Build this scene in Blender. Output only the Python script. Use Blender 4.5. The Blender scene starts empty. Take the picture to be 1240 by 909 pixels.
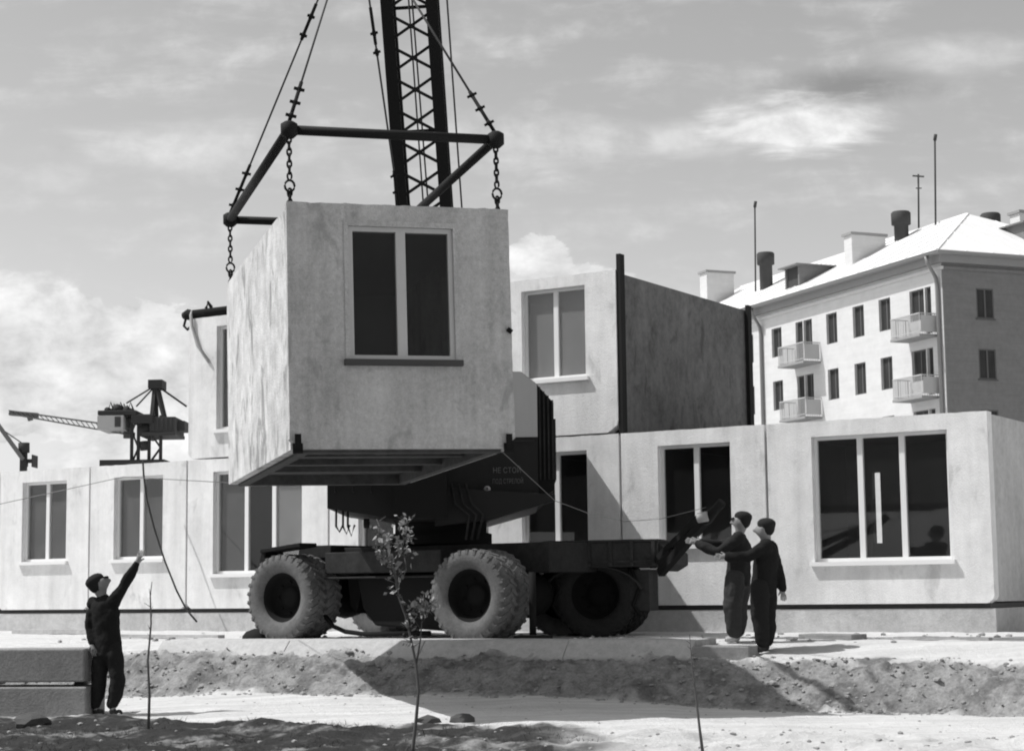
import bpy, bmesh, math, random
from mathutils import Vector, Matrix, noise
from mathutils.geometry import tessellate_polygon
random.seed(7)
R = math.radians
sc = bpy.context.scene
COL = sc.collection
PI = math.pi

# ------------------------------------------------------------------ camera
FPX, PITCH, ROLL, CZ = 2212.2, 0.1177, -0.0119, 1.45       # focal length in pixels of a 1240 wide frame
fw = Vector((0, math.cos(PITCH), math.sin(PITCH)))
up0 = Vector((0, -math.sin(PITCH), math.cos(PITCH)))
rt = Vector((1, 0, 0)) * math.cos(ROLL) + up0 * math.sin(ROLL)
up = Vector((-1, 0, 0)) * math.sin(ROLL) + up0 * math.cos(ROLL)
cam = bpy.data.cameras.new('camera')
co = bpy.data.objects.new('camera', cam)
COL.objects.link(co)
m3 = Matrix((rt, up, -fw)).transposed()
co.matrix_world = Matrix.Translation((0, 0, CZ)) @ m3.to_4x4()
cam.sensor_width = 36
cam.lens = 36 * FPX / 1240
cam.clip_end = 6000
sc.camera = co


def at(px, py, d):
    """point seen at pixel (px, py) of the 1240x909 photograph, d metres in front of the camera"""
    r = fw + rt * ((px - 620) / FPX) + up * ((454.5 - py) / FPX)
    return Vector((0, 0, CZ)) + r * (d / r.y)


# ------------------------------------------------------------------ materials
def nd(nt, t, **kw):
    n = nt.nodes.new(t)
    for k, v in kw.items():
        setattr(n, k, v)
    return n


class G:
    """small helper to write grey-value node graphs"""
    def __init__(s, nt):
        s.nt = nt

    def m(s, op, a, b=None, c=None, clamp=False):
        n = nd(s.nt, 'ShaderNodeMath', operation=op)
        n.use_clamp = clamp
        for i, x in enumerate((a, b, c)):
            if x is None:
                continue
            if isinstance(x, (int, float)):
                n.inputs[i].default_value = x
            else:
                s.nt.links.new(x, n.inputs[i])
        return n.outputs[0]

    def noise(s, vec, scale, detail=4, rough=.55, dist=0.):
        n = nd(s.nt, 'ShaderNodeTexNoise')
        n.inputs['Scale'].default_value = scale
        n.inputs['Detail'].default_value = detail
        n.inputs['Roughness'].default_value = rough
        n.inputs['Distortion'].default_value = dist
        s.nt.links.new(vec, n.inputs['Vector'])
        return n.outputs['Fac']

    def scale(s, vec, xyz):
        n = nd(s.nt, 'ShaderNodeVectorMath', operation='MULTIPLY')
        s.nt.links.new(vec, n.inputs[0])
        n.inputs[1].default_value = xyz
        return n.outputs[0]

    def ss(s, x, lo, hi):
        n = nd(s.nt, 'ShaderNodeMapRange', interpolation_type='SMOOTHSTEP')
        s.nt.links.new(x, n.inputs['Value'])
        n.inputs['From Min'].default_value = lo
        n.inputs['From Max'].default_value = hi
        return n.outputs[0]

    def mix(s, f, a, b):
        return s.m('ADD', s.m('MULTIPLY', f, b), s.m('MULTIPLY', s.m('SUBTRACT', 1., f), a))


def mat(name, base, blot=.0, streak=.0, fine=.0, rough=.9, bump=.0, bscale=30., metallic=0., spec=.3,
        blot_scale=1.1, streak_scale=(3., 3., .35), marks=0., mark_v=.1, mark_lo=.60, mark_hi=.75, mott=.0, mott_scale=9.):
    """grey surface: base value, large blotches, vertical streaks, fine speckle, sparse marks, bump"""
    mt = bpy.data.materials.new(name)
    mt.use_nodes = True
    nt = mt.node_tree
    b = nt.nodes['Principled BSDF']
    g = G(nt)
    tc = nd(nt, 'ShaderNodeTexCoord').outputs['Object']
    oi = nd(nt, 'ShaderNodeObjectInfo').outputs['Random']
    off = g.m('MULTIPLY', oi, 61.)
    av = nd(nt, 'ShaderNodeVectorMath', operation='ADD')
    nt.links.new(tc, av.inputs[0])
    nt.links.new(off, av.inputs[1])
    v = av.outputs[0]
    f = g.m('ADD', 0., 1.)
    if blot:
        f = g.m('ADD', f, g.m('MULTIPLY', g.m('SUBTRACT', g.noise(v, blot_scale, 6, .62), .5), blot * 2))
    if streak:
        f = g.m('ADD', f, g.m('MULTIPLY', g.m('SUBTRACT', g.noise(g.scale(v, streak_scale), 1.6, 5, .65, .3), .5), streak * 2))
    if mott:
        f = g.m('ADD', f, g.m('MULTIPLY', g.m('SUBTRACT', g.noise(v, mott_scale, 6, .72), .5), mott * 2))
    if fine:
        f = g.m('ADD', f, g.m('MULTIPLY', g.m('SUBTRACT', g.noise(v, 55., 3, .7), .5), fine * 2))
    val = g.m('MULTIPLY', f, base)
    if marks:
        k = g.m('MULTIPLY', g.ss(g.noise(g.scale(v, (1.3, 1.3, .7)), 2.3, 5, .6, .5), mark_lo, mark_hi), marks)
        val = g.mix(k, val, mark_v)
    val = g.m('MAXIMUM', val, .012)
    val = g.m('MINIMUM', val, .86)
    nt.links.new(val, b.inputs['Base Color'])
    b.inputs['Roughness'].default_value = rough
    b.inputs['Metallic'].default_value = metallic
    b.inputs['Specular IOR Level'].default_value = spec
    if bump:
        bn = nd(nt, 'ShaderNodeBump')
        bn.inputs['Strength'].default_value = bump
        bn.inputs['Distance'].default_value = .02
        nt.links.new(g.noise(v, bscale, 5, .65), bn.inputs['Height'])
        nt.links.new(bn.outputs[0], b.inputs['Normal'])
    return mt


def glass(name, dust=.06, clear=.8, gloss=.14):
    mt = bpy.data.materials.new(name)
    mt.use_nodes = True
    nt = mt.node_tree
    nt.nodes.remove(nt.nodes['Principled BSDF'])
    g = G(nt)
    tc = nd(nt, 'ShaderNodeTexCoord').outputs['Object']
    oi = nd(nt, 'ShaderNodeObjectInfo').outputs['Random']
    av = nd(nt, 'ShaderNodeVectorMath', operation='ADD')
    nt.links.new(tc, av.inputs[0])
    nt.links.new(g.m('MULTIPLY', oi, 23.), av.inputs[1])
    tr = nd(nt, 'ShaderNodeBsdfTransparent')
    tr.inputs[0].default_value = (.85, .85, .85, 1)
    df = nd(nt, 'ShaderNodeBsdfDiffuse')
    df.inputs[0].default_value = (.6, .6, .6, 1)
    gl = nd(nt, 'ShaderNodeBsdfGlossy')
    gl.inputs['Roughness'].default_value = .03
    gl.inputs[0].default_value = (.9, .9, .9, 1)
    ge = nd(nt, 'ShaderNodeNewGeometry')
    dt = nd(nt, 'ShaderNodeVectorMath', operation='DOT_PRODUCT')
    nt.links.new(ge.outputs['Incoming'], dt.inputs[0])
    nt.links.new(ge.outputs['Normal'], dt.inputs[1])
    fr = g.m('ADD', .04, g.m('MULTIPLY', .96, g.m('POWER', g.m('SUBTRACT', 1., g.m('ABSOLUTE', dt.outputs['Value'])), 5.)))
    m1 = nd(nt, 'ShaderNodeMixShader')
    m2 = nd(nt, 'ShaderNodeMixShader')
    k = g.m('MULTIPLY', g.m('ADD', g.noise(av.outputs[0], 1.7, 5, .6), .45), dust)
    nt.links.new(k, m1.inputs[0])
    nt.links.new(tr.outputs[0], m1.inputs[1])
    nt.links.new(df.outputs[0], m1.inputs[2])
    nt.links.new(g.m('MULTIPLY', fr, gloss, None, True), m2.inputs[0])
    nt.links.new(m1.outputs[0], m2.inputs[1])
    nt.links.new(gl.outputs[0], m2.inputs[2])
    nt.links.new(m2.outputs[0], nt.nodes['Material Output'].inputs[0])
    return mt


M = {
    'facade': mat('facade render', .73, .26, .26, .14, .92, .4, 45, streak_scale=(2.2, 2.2, .22), marks=.5, mark_v=.36, mark_lo=.57, mark_hi=.74, mott=.14, mott_scale=6.),
    'plinth': mat('plinth concrete', .47, .35, .15, .15, .95, .5, 25, mott=.35),
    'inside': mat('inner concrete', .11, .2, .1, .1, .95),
    'hung_front': mat('grey cast concrete', .50, .34, .34, .30, .93, .8, 60, streak_scale=(3.0, 3.0, .22), blot_scale=1.6, marks=.55, mark_v=.27, mark_lo=.57, mark_hi=.68, mott=.42, mott_scale=16.),
    'hung_side': mat('smeared concrete', .55, .40, .25, .2, .93, .6, 30, blot_scale=1.5, streak_scale=(2.6, 2.6, .6), marks=.8, mark_v=.20, mark_lo=.52, mark_hi=.66, mott=.55, mott_scale=5.),
    'soffit': mat('dark underside concrete', .075, .5, .0, .2, .95, .6, 12, mott=.7, mott_scale=6.),  # much darker, blotchier grey for the underside of the block
    'tarred': mat('tarred concrete', .15, .5, .42, .2, .95, .6, 25, streak_scale=(2.0, 2.0, .5), blot_scale=1.8, marks=.7, mark_v=.06, mark_lo=.56, mark_hi=.70, mott=.6),
    'black_joint': mat('bitumen', .014, .2, 0, .1, .9),
    'joint': mat('mortar joint', .10, .3, 0, .2, .95),
    'white_paint': mat('white window paint', .76, .06, .03, .04, .55, spec=.4),
    'grey_paint': mat('weathered frame paint', .50, .12, .08, .08, .7),
    'sill_light': mat('pale sill', .78, .08, 0, .06, .8),
    'sill_dark': mat('dirty sill', .07, .3, 0, .2, .9),
    'glass_clear': glass('clean glass', .01, .85, .6),
    'glass_dark': glass('unlit glass', .018, .85, .22),
    'glass_dusty': glass('dusty glass', .10, .7, .5),
    'glass_pale': glass('pale dusty glass', .20, .6, .7),
    'steel': mat('black steel', .010, .3, .0, .3, .75, .15, 60, spec=.2),
    'steel_dark': mat('sooty steel', .010, .3, .0, .2, .85, .1, 40, spec=.15),
    'crane_body': mat('crane body paint', .013, .35, .2, .2, .6, .1, 30, spec=.25),
    'crane_light': mat('crane grey band', .42, .1, .1, .08, .6),
    'crane_deck': mat('dusty chassis', .032, .7, .1, .3, .9, .2, 20, spec=.12, mott=.5),
    'trailer_paint': mat('dust-covered trailer', .045, .6, .2, .3, .95, .3, 20, spec=.1, mott=.5),
    'lettering': mat('faded stencil paint', .14, .4, .2, .3, .9),
    'rubber': mat('dusty rubber', .125, .55, .0, .35, .95, .5, 30, spec=.12, mott=.5),
    'rubber_shade': mat('shade-toned rubber', .034, .5, .0, .35, .95, .5, 30, spec=.1, mott=.4),  # trailer tyre rubber darkened to stand in for the crane's shadow
    'rim': mat('wheel rim', .012, .4, 0, .2, .9, spec=.1),
    'rope': mat('steel rope', .06, .2, 0, .3, .7),
    'hemp': mat('pale rope', .38, .2, 0, .3, .95),
    'rope_pale': mat('greyed rope', .20, .2, 0, .3, .9),
    'slab': mat('precast slab', .42, .3, .05, .2, .95, .5, 30, mott=.4),
    'dark_slab': mat('weathered slab', .25, .3, .05, .2, .95, .5, 30, mott=.4),
    'apt_wall': mat('apartment plaster', .56, .10, .14, .08, .9, streak_scale=(.3, .3, 3.), mott=.10, mott_scale=3.),
    'apt_shade': mat('shade-toned end brick', .175, .15, .2, .15, .9, streak_scale=(.3, .3, 5.), mott=.25, mott_scale=4.),  # darker copy of the house wall, with the end's shade in its grey
    'roof': mat('bright sheet roof', .78, .06, .05, .04, .45, spec=.5),
    'apt_trim': mat('apartment cornice', .26, .08, .0, .06, .9),  # grey lowered to carry the shade on the balcony slab edges
    'apt_win': mat('apartment window', .035, .5, .5, .2, .6, spec=.15),
    'apt_frame': mat('apartment window wood', .10, .2, .1, .1, .8),
    'pipe': mat('zinc downpipe', .22, .1, .1, .1, .5, metallic=.3),
    'balc': mat('balcony sheet', .42, .1, .06, .05, .85),
    'vent': mat('sooted vent', .05, .3, .1, .2, .8),
    'far_steel': mat('far crane steel', .035, .3, .0, .1, .8),
    'far_jib': mat('far crane jib', .14, .1, .0, .05, .8),
    'far_pale': mat('far crane cab', .40, .1, .0, .05, .8),
    'skin': mat('skin', .24, .08, 0, .04, .7),
    'jacket': mat('dark work jacket', .016, .25, .0, .3, .95, .3, 40, spec=.1),
    'jacket_b': mat('faded work jacket', .026, .25, .0, .3, .95, .3, 40, spec=.1),
    'trousers': mat('work trousers', .020, .25, .2, .3, .95, .3, 30, spec=.1),
    'trousers_b': mat('grey canvas trousers', .050, .2, .2, .25, .95, .3, 30, spec=.1),
    'cap': mat('dark cloth cap', .018, .2, 0, .2, .95),
    'cap_light': mat('pale headscarf', .50, .1, 0, .1, .95),
    'boots': mat('dusty boots', .035, .4, 0, .3, .8),
    'boots_light': mat('pale canvas shoes', .42, .2, 0, .2, .9),
    'bark': mat('sapling bark', .09, .3, .2, .2, .9),
    'leaf': mat('pale young leaves', .24, .35, 0, .2, .7),
    'weed': mat('dry weeds', .06, .5, 0, .3, .95),
    'stone': mat('stones', .28, .4, 0, .3, .95),
}


# ------------------------------------------------------------------ mesh builder
class MB:
    def __init__(s):
        s.v, s.f, s.sm = [], [], []

    def add(s, vs, fs, T=None, smooth=False):
        o = len(s.v)
        s.v += [tuple(T @ Vector(v)) if T is not None else tuple(v) for v in vs]
        s.f += [tuple(o + i for i in f) for f in fs]
        s.sm += [smooth] * len(fs)
        return s

    def box(s, a, b, T=None):
        (x0, y0, z0), (x1, y1, z1) = a, b
        vs = [(x0, y0, z0), (x1, y0, z0), (x1, y1, z0), (x0, y1, z0), (x0, y0, z1), (x1, y0, z1), (x1, y1, z1), (x0, y1, z1)]
        fs = [(0, 3, 2, 1), (4, 5, 6, 7), (0, 1, 5, 4), (1, 2, 6, 5), (2, 3, 7, 6), (3, 0, 4, 7)]
        return s.add(vs, fs, T)

    def bar(s, p, q, w, h=None, upv=(0, 0, 1), T=None):
        """square bar from p to q"""
        h = h or w
        p, q = Vector(p), Vector(q)
        d = (q - p).normalized()
        u = Vector(upv)
        if abs(d.dot(u)) > .98:
            u = Vector((0, 1, 0))
        sx = d.cross(u).normalized()
        sz = sx.cross(d)
        vs = []
        for c in (p, q):
            for i, j in ((-1, -1), (1, -1), (1, 1), (-1, 1)):
                vs.append(c + sx * (w / 2 * i) + sz * (h / 2 * j))
        fs = [(3, 2, 1, 0), (4, 5, 6, 7), (0, 1, 5, 4), (1, 2, 6, 5), (2, 3, 7, 6), (3, 0, 4, 7)]
        return s.add(vs, fs, T)

    def tube(s, pts, r, n=8, cap=True, T=None, closed=False):
        pts = [Vector(p) for p in pts]
        N = len(pts)
        rs = r if isinstance(r, (list, tuple)) else [r] * N
        vs, fs = [], []
        for i, p in enumerate(pts):
            a = pts[(i - 1) % N] if (closed or i > 0) else p
            b = pts[(i + 1) % N] if (closed or i < N - 1) else p
            d = (b - a).normalized()
            u = Vector((0, 0, 1)) if abs(d.z) < .9 else Vector((1, 0, 0))
            sx = d.cross(u).normalized()
            sz = sx.cross(d)
            for k in range(n):
                t = 2 * PI * k / n
                vs.append(p + (sx * math.cos(t) + sz * math.sin(t)) * rs[i])
        for i in range(N if closed else N - 1):
            j = (i + 1) % N
            for k in range(n):
                k2 = (k + 1) % n
                fs.append((i * n + k, i * n + k2, j * n + k2, j * n + k))
        if cap and not closed:
            fs.append(tuple(range(n))[::-1])
            fs.append(tuple((N - 1) * n + k for k in range(n)))
        return s.add(vs, fs, T, True)

    def lathe(s, prof, n=32, T=None, smooth=True):
        """profile of (radius, height) turned about local z"""
        vs, fs = [], []
        for r, z in prof:
            for k in range(n):
                t = 2 * PI * k / n
                vs.append((r * math.cos(t), r * math.sin(t), z))
        for i in range(len(prof) - 1):
            for k in range(n):
                k2 = (k + 1) % n
                fs.append((i * n + k, i * n + k2, (i + 1) * n + k2, (i + 1) * n + k))
        return s.add(vs, fs, T, smooth)

    def sheet(s, outer, holes, y0, y1, T=None):
        """plate in the local x-z plane between depths y0 (outside) and y1, with holes"""
        loops = [list(outer)] + [list(h) for h in holes]
        tri = tessellate_polygon([[Vector((x, z, 0)) for x, z in l] for l in loops])
        flat = [p for l in loops for p in l]
        n = len(flat)
        vs = [(x, y0, z) for x, z in flat] + [(x, y1, z) for x, z in flat]
        fs = []
        for a, b, c in tri:
            A, B, C = flat[a], flat[b], flat[c]
            cr = (B[0] - A[0]) * (C[1] - A[1]) - (B[1] - A[1]) * (C[0] - A[0])
            if cr < 0:
                a, b, c = a, c, b
            fs.append((a, b, c))
            fs.append((n + a, n + c, n + b))
        o = 0
        for li, l in enumerate(loops):
            k = len(l)
            area = sum(l[i][0] * l[(i + 1) % k][1] - l[(i + 1) % k][0] * l[i][1] for i in range(k))
            for i in range(k):
                j = (i + 1) % k
                q = (o + i, n + o + i, n + o + j, o + j)
                if (area > 0) == (li == 0):
                    q = q[::-1]
                fs.append(q)
            o += k
        return s.add(vs, fs, T)

    def poly(s, pts, depth_vec, T=None):
        """prism: planar polygon pushed along a vector"""
        n = len(pts)
        d = Vector(depth_vec)
        vs = [Vector(p) for p in pts] + [Vector(p) + d for p in pts]
        fs = [tuple(range(n)), tuple(range(2 * n - 1, n - 1, -1))]
        for i in range(n):
            j = (i + 1) % n
            fs.append((j, i, n + i, n + j))
        return s.add(vs, fs, T)

    def build(s, name, m, parent=None, bevel=0.):
        me = bpy.data.meshes.new(name)
        me.from_pydata(s.v, [], s.f)
        me.materials.append(M[m] if isinstance(m, str) else m)
        me.polygons.foreach_set('use_smooth', s.sm)
        bm = bmesh.new()
        bm.from_mesh(me)
        bmesh.ops.recalc_face_normals(bm, faces=bm.faces)
        bm.to_mesh(me)
        bm.free()
        o = bpy.data.objects.new(name, me)
        COL.objects.link(o)
        if parent is not None:
            o.parent = parent
        if bevel:
            b = o.modifiers.new('edge', 'BEVEL')
            b.width = bevel
            b.segments = 2
            b.limit_method = 'ANGLE'
        return o


def tag(o, label=None, cat=None, group=None, kind=None):
    if label:
        o['label'] = label
    if cat:
        o['category'] = cat
    if group:
        o['group'] = group
    if kind:
        o['kind'] = kind
    return o


def thing(name, label, cat, loc=(0, 0, 0), rz=0., group=None, rot=None):
    o = bpy.data.objects.new(name, None)
    COL.objects.link(o)
    o.empty_display_size = .3
    o.location = loc
    o.rotation_euler = rot if rot else (0, 0, rz)
    return tag(o, label, cat, group)


def rect(x0, x1, z0, z1):
    return [(x0, z0), (x1, z0), (x1, z1), (x0, z1)]


def inv(loc, rz):
    """world -> local of a thing at loc turned by rz"""
    return (Matrix.Translation(loc) @ Matrix.Rotation(rz, 4, 'Z')).inverted()


# ------------------------------------------------------------------ ground
def cl(x, a, b):
    return max(a, min(b, x))


def sstep(x):
    x = cl(x, 0, 1)
    return x * x * (3 - 2 * x)


def lines(X):
    x = cl(X, -11, 11)
    foot = 22.6 - .41 * x
    lip = foot + 1.35 + .2 * noise.noise(Vector((X * .6, 3.1, 0)))
    near = 19.5 - .5 * x
    zf = .185 - .14 * sstep(x / 3.5) - .08 * sstep((-x - 3.4) / 2.2)
    zl = .645 - .06 * sstep((x - 1.5) / 2)
    return near, foot, lip, zf, zl


def ground_z(X, Y, rough=True):
    near, foot, lip, zf, zl = lines(X)
    if Y < near:
        z = .0 + .06 * sstep((Y - near + 3.) / 3.)
    elif Y < foot:
        z = .06 + (zf - .06) * (Y - near) / (foot - near)
    elif Y < lip:
        t = (Y - foot) / (lip - foot)
        z = zf + (zl - zf) * (.25 * t + .75 * sstep(t))
    else:
        z = zl + (.77 - zl) * sstep((Y - lip) / 1.6) + .03 * sstep((Y - lip - 2) / 5)
    if rough and 8 < Y < 60:
        p = Vector((X, Y, 0))
        em = sstep((Y - foot + .1) / .3) * sstep((lip + .25 - Y) / .35)
        fg = sstep((near + .3 - Y) / .8)
        bare = 1 - em - fg
        z += em * (.10 * noise.fractal(p * 1.5, .8, 2.1, 5) + .06 * abs(noise.noise(p * 4.5)) + .05 * noise.noise(p * 8) + .035 * noise.noise(p * 15)) - em * .02
        z += fg * (.09 * noise.fractal(p * 1.3, .9, 2.1, 5) + .02 * noise.noise(p * 8))
        z += max(bare, 0) * (.022 * noise.fractal(p * 1.1, .9, 2, 4) + .004 * noise.noise(p * 14))
    return z


def axis(lo, hi, step, far, growth=1.35):
    a = []
    x = lo
    while x < hi:
        a.append(x)
        x += step
    out, st = [], step
    x = hi
    while x < far:
        out.append(x)
        st *= growth
        x += st
    out.append(far)
    neg, st = [], step
    x = lo - step
    while x > -far:
        neg.append(x)
        st *= growth
        x -= st
    neg.append(-far)
    return neg[::-1] + a + out


gx = axis(-8.2, 8.2, .055, 2500)
gy = [y for y in axis(15.8, 26.6, .055, 2500) if y > -400]
gv, gf, zone = [], [], []
for Y in gy:
    for X in gx:
        gv.append((X, Y, ground_z(X, Y) if Y < 400 else .8))
        near, foot, lip, zf, zl = lines(X)
        n1 = .35 * noise.fractal(Vector((X * 1.1, Y * 1.1, 4)), .8, 2, 4)
        n2 = .5 * noise.fractal(Vector((X * .8, Y * 1.6, 9)), .8, 2, 5)
        fg = sstep((near - .2 + n2 * 1.3 - Y) / .45) * (1 - .9 * sstep((X - .1 + n2) / 1.3))
        em = sstep((Y - foot + .12 + n1 * .4) / .3) * sstep((lip + .1 + n1 * .3 - Y) / .3)
        zone.append((fg, em, 0, 1))
nx = len(gx)
for j in range(len(gy) - 1):
    for i in range(nx - 1):
        gf.append((j * nx + i, j * nx + i + 1, (j + 1) * nx + i + 1, (j + 1) * nx + i))
gm = bpy.data.meshes.new('ground')
gm.from_pydata(gv, [], gf)
ca = gm.color_attributes.new('zone', 'FLOAT_COLOR', 'POINT')
ca.data.foreach_set('color', [c for z in zone for c in z])
gm.polygons.foreach_set('use_smooth', [True] * len(gf))
ground = bpy.data.objects.new('ground', gm)
COL.objects.link(ground)
tag(ground, kind='structure')
mt = bpy.data.materials.new('sandy ground')
mt.use_nodes = True
nt = mt.node_tree
g = G(nt)
tc = nd(nt, 'ShaderNodeTexCoord').outputs['Object']
at_ = nd(nt, 'ShaderNodeAttribute', attribute_name='zone').outputs['Color']
sp = nd(nt, 'ShaderNodeSeparateColor')
nt.links.new(at_, sp.inputs[0])
big = g.noise(tc, .9, 6, .62)
mid = g.noise(tc, 4., 5, .65)
fin = g.noise(tc, 20., 5, .75)
mp = nd(nt, 'ShaderNodeMapping')
mp.inputs['Rotation'].default_value = (0, 0, R(22))
mp.inputs['Scale'].default_value = (.22, 3.2, 1)
nt.links.new(tc, mp.inputs['Vector'])
rut = g.noise(mp.outputs[0], 1.6, 5, .6, .4)
road = g.m('MULTIPLY', g.m('ADD', .80, g.m('MULTIPLY', rut, .90)),  g.m('MULTIPLY', .46, g.m('ADD', .72, g.m('ADD', g.m('MULTIPLY', big, .22), g.m('ADD', g.m('MULTIPLY', mid, .14), g.m('MULTIPLY', fin, .20))))))
bank = g.m('MULTIPLY', .26, g.m('ADD', -.52, g.m('ADD', g.m('MULTIPLY', mid, 1.15), g.m('ADD', g.m('MULTIPLY', fin, 1.6), g.m('MULTIPLY', big, .3)))))
dirt = g.mix(g.ss(g.m('ADD', g.m('MULTIPLY', big, .6), g.m('MULTIPLY', mid, .45)), .52, .70), .040, .28)
dirt = g.m('MULTIPLY', dirt, g.m('ADD', .55, g.m('MULTIPLY', fin, .9)))
tuft = g.m('MULTIPLY', g.ss(g.m('ADD', g.noise(tc, 1.7, 6, .7), g.m('MULTIPLY', g.m('SUBTRACT', fin, .5), .25)), .50, .60), .75)
bank = g.mix(tuft, bank, g.m('MULTIPLY', fin, .22))
v1 = g.mix(sp.outputs[1], road, bank)
v2 = g.mix(sp.outputs[0], v1, dirt)
b = nt.nodes['Principled BSDF']
nt.links.new(v2, b.inputs['Base Color'])
b.inputs['Roughness'].default_value = 1
b.inputs['Specular IOR Level'].default_value = .1
bn = nd(nt, 'ShaderNodeBump')
bn.inputs['Strength'].default_value = .8
bn.inputs['Distance'].default_value = .05
nt.links.new(g.m('ADD', g.m('ADD', mid, g.m('MULTIPLY', fin, .7)), g.m('MULTIPLY', rut, .8)), bn.inputs['Height'])
nt.links.new(bn.outputs[0], b.inputs['Normal'])
gm.materials.append(mt)


# ------------------------------------------------------------------ windows
def window(root, x0, x1, z0, z1, lights, yf=.10, T=None, frame_m='white_paint', gm_='glass_clear', sill=True, sill_m='sill_light',
           fo=.05, mu=.085, depth=.07, name='window', sill_over=.06, sill_out=.07):
    w = MB()
    w.sheet(rect(x0 + .002, x1 - .002, z0 + .002, z1 - .002),
            [rect(x0 + fo if i == 0 else x0 + (x1 - x0) * sum(lights[:i]) + mu / 2,
                  x1 - fo if i == len(lights) - 1 else x0 + (x1 - x0) * sum(lights[:i + 1]) - mu / 2, z0 + fo, z1 - fo) for i in range(len(lights))],
            yf, yf + depth, T)
    o = w.build(name, frame_m, root)
    for i in range(len(lights)):
        a = x0 + fo if i == 0 else x0 + (x1 - x0) * sum(lights[:i]) + mu / 2
        c = x1 - fo if i == len(lights) - 1 else x0 + (x1 - x0) * sum(lights[:i + 1]) - mu / 2
        gi = gm_[i] if isinstance(gm_, (list, tuple)) else gm_
        p = MB().sheet(rect(a + .001, c - .001, z0 + fo + .001, z1 - fo - .001), [], yf + depth * .45, yf + depth * .45 + .005, T)
        p.build('pane', gi, o)
    if sill:
        MB().box((x0 - sill_over, -sill_out, z0 - .065), (x1 + sill_over, yf - .003, z0 - .001), T).build('sill', sill_m, o)
    return o


# ------------------------------------------------------------------ the row of room blocks
WY, WYAW = 30.3925, -.553
wx, win = Vector((math.cos(WYAW), math.sin(WYAW), 0)), Vector((-math.sin(WYAW), math.cos(WYAW), 0))


def wpt(s, y, z):
    return Vector((0, WY, 0)) + wx * s + win * y + Vector((0, 0, z))


def block(s0, s1, z0, h, win_spec, label, depth=5.3, group=None, side='facade', back_slot=None, gap=.022, cham=.10, name='concrete_room_block', setback=0., front='facade', glasses='glass_clear'):
    root = thing(name, label, 'room block', wpt(s0, setback, z0), WYAW, group)
    w = s1 - s0
    a, c = gap, w - gap
    th = .22
    outer = [(a + cham, 0), (c - cham, 0), (c - .02, cham * .55), (c, cham), *[(c + (a - c) * i / 30, h - .012 * abs(noise.noise(Vector((i * .37, s0, z0)))) - .006 * abs(noise.noise(Vector((i * 1.3, s0, z0 + 4))))) for i in range(31)], (a, cham), (a + .02, cham * .55)]
    holes = [rect(x0, x1, zz0, zz1) for x0, x1, zz0, zz1, l in win_spec]
    MB().sheet(outer, holes, 0, th).build('front_panel', front, root)
    for x0, x1, zz0, zz1, l in win_spec:
        window(root, x0, x1, zz0, zz1, l, gm_=glasses)
    MB().box((a + .03, th + .002, .02), (a + .10, depth, h - .03)).build('side_panel', side, root)
    MB().box((c - .10, th + .002, .02), (c - .03, depth, h - .03)).build('side_panel', side, root)
    MB().box((a + .102, th + .002, .16), (a + .15, depth - .01, h - .172)).build('dark_liner', 'inside', root)  # dark liners added so the rooms look unlit through the panes
    MB().box((c - .15, th + .002, .16), (c - .102, depth - .01, h - .172)).build('dark_liner', 'inside', root)
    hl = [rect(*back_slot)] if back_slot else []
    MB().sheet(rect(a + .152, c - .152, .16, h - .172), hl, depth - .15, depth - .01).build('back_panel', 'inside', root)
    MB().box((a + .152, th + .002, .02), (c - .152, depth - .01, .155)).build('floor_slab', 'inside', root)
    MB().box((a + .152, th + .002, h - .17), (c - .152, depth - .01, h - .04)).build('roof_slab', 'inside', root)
    return root


ZJ, HB = 1.21, 2.75
SLOT = (.625, .765, .96, 2.12)
g1 = 'room blocks of the ground floor row'
two = [.5, .5]
three = [1 / 3, 1 / 3, 1 / 3]
W2 = (ZJ, 3.72)


def spec2(s0, x0, x1, zb=2.15, zt=3.72, z0=ZJ):
    return [(x0 - s0, x1 - s0, zb - z0, zt - z0, two)]


def spec3(s0, x0, x1, zb=1.84, zt=3.72, z0=ZJ):
    return [(x0 - s0, x1 - s0, zb - z0, zt - z0, [.345, .31, .345])]


block(-14.65, -12.15, ZJ, HB, spec2(-14.65, -13.98, -12.75), 'pale ground floor room block cut off by the left edge of the photo', group=g1, glasses='glass_dusty')
block(-12.15, -9.66, ZJ, HB, spec2(-12.15, -11.5, -10.28), 'pale ground floor room block with the leftmost whole two-light window, left of the far crane', group=g1, glasses='glass_dusty')
block(-9.66, -7.17, ZJ, HB, spec2(-9.66, -9.02, -7.77), 'pale ground floor room block right above the arm-waving man, drooping cable across its window', group=g1, glasses='glass_dusty')
block(-7.17, -3.85, ZJ, HB, spec3(-7.17, -6.53, -4.45), 'pale ground floor room block with three-light window above the front left crane wheel', group=g1, glasses=['glass_dusty', 'glass_clear', 'glass_pale'])
block(-3.85, -.52, ZJ, HB, spec3(-3.85, -3.2, -1.1), 'pale ground floor room block mostly hidden behind the crane superstructure', group=g1)
block(-.52, 2.02, ZJ, HB, spec2(-.52, .16, 1.41), 'pale ground floor room block with the slanting crane shadow on it', group=g1)
block(2.02, 4.56, ZJ, HB, spec2(2.02, 2.7, 3.96), 'pale ground floor room block with dark two-light window behind the two workmen', group=g1, depth=4.2)
block(4.56, 8.04, ZJ, HB, spec3(4.56, 5.31, 7.42), 'pale end room block with big dark three-light window at the right', group=g1, depth=3., back_slot=SLOT, side='plinth')
g2 = 'room blocks of the upper storey'
Z2, H2 = 3.985, 2.65
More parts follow.
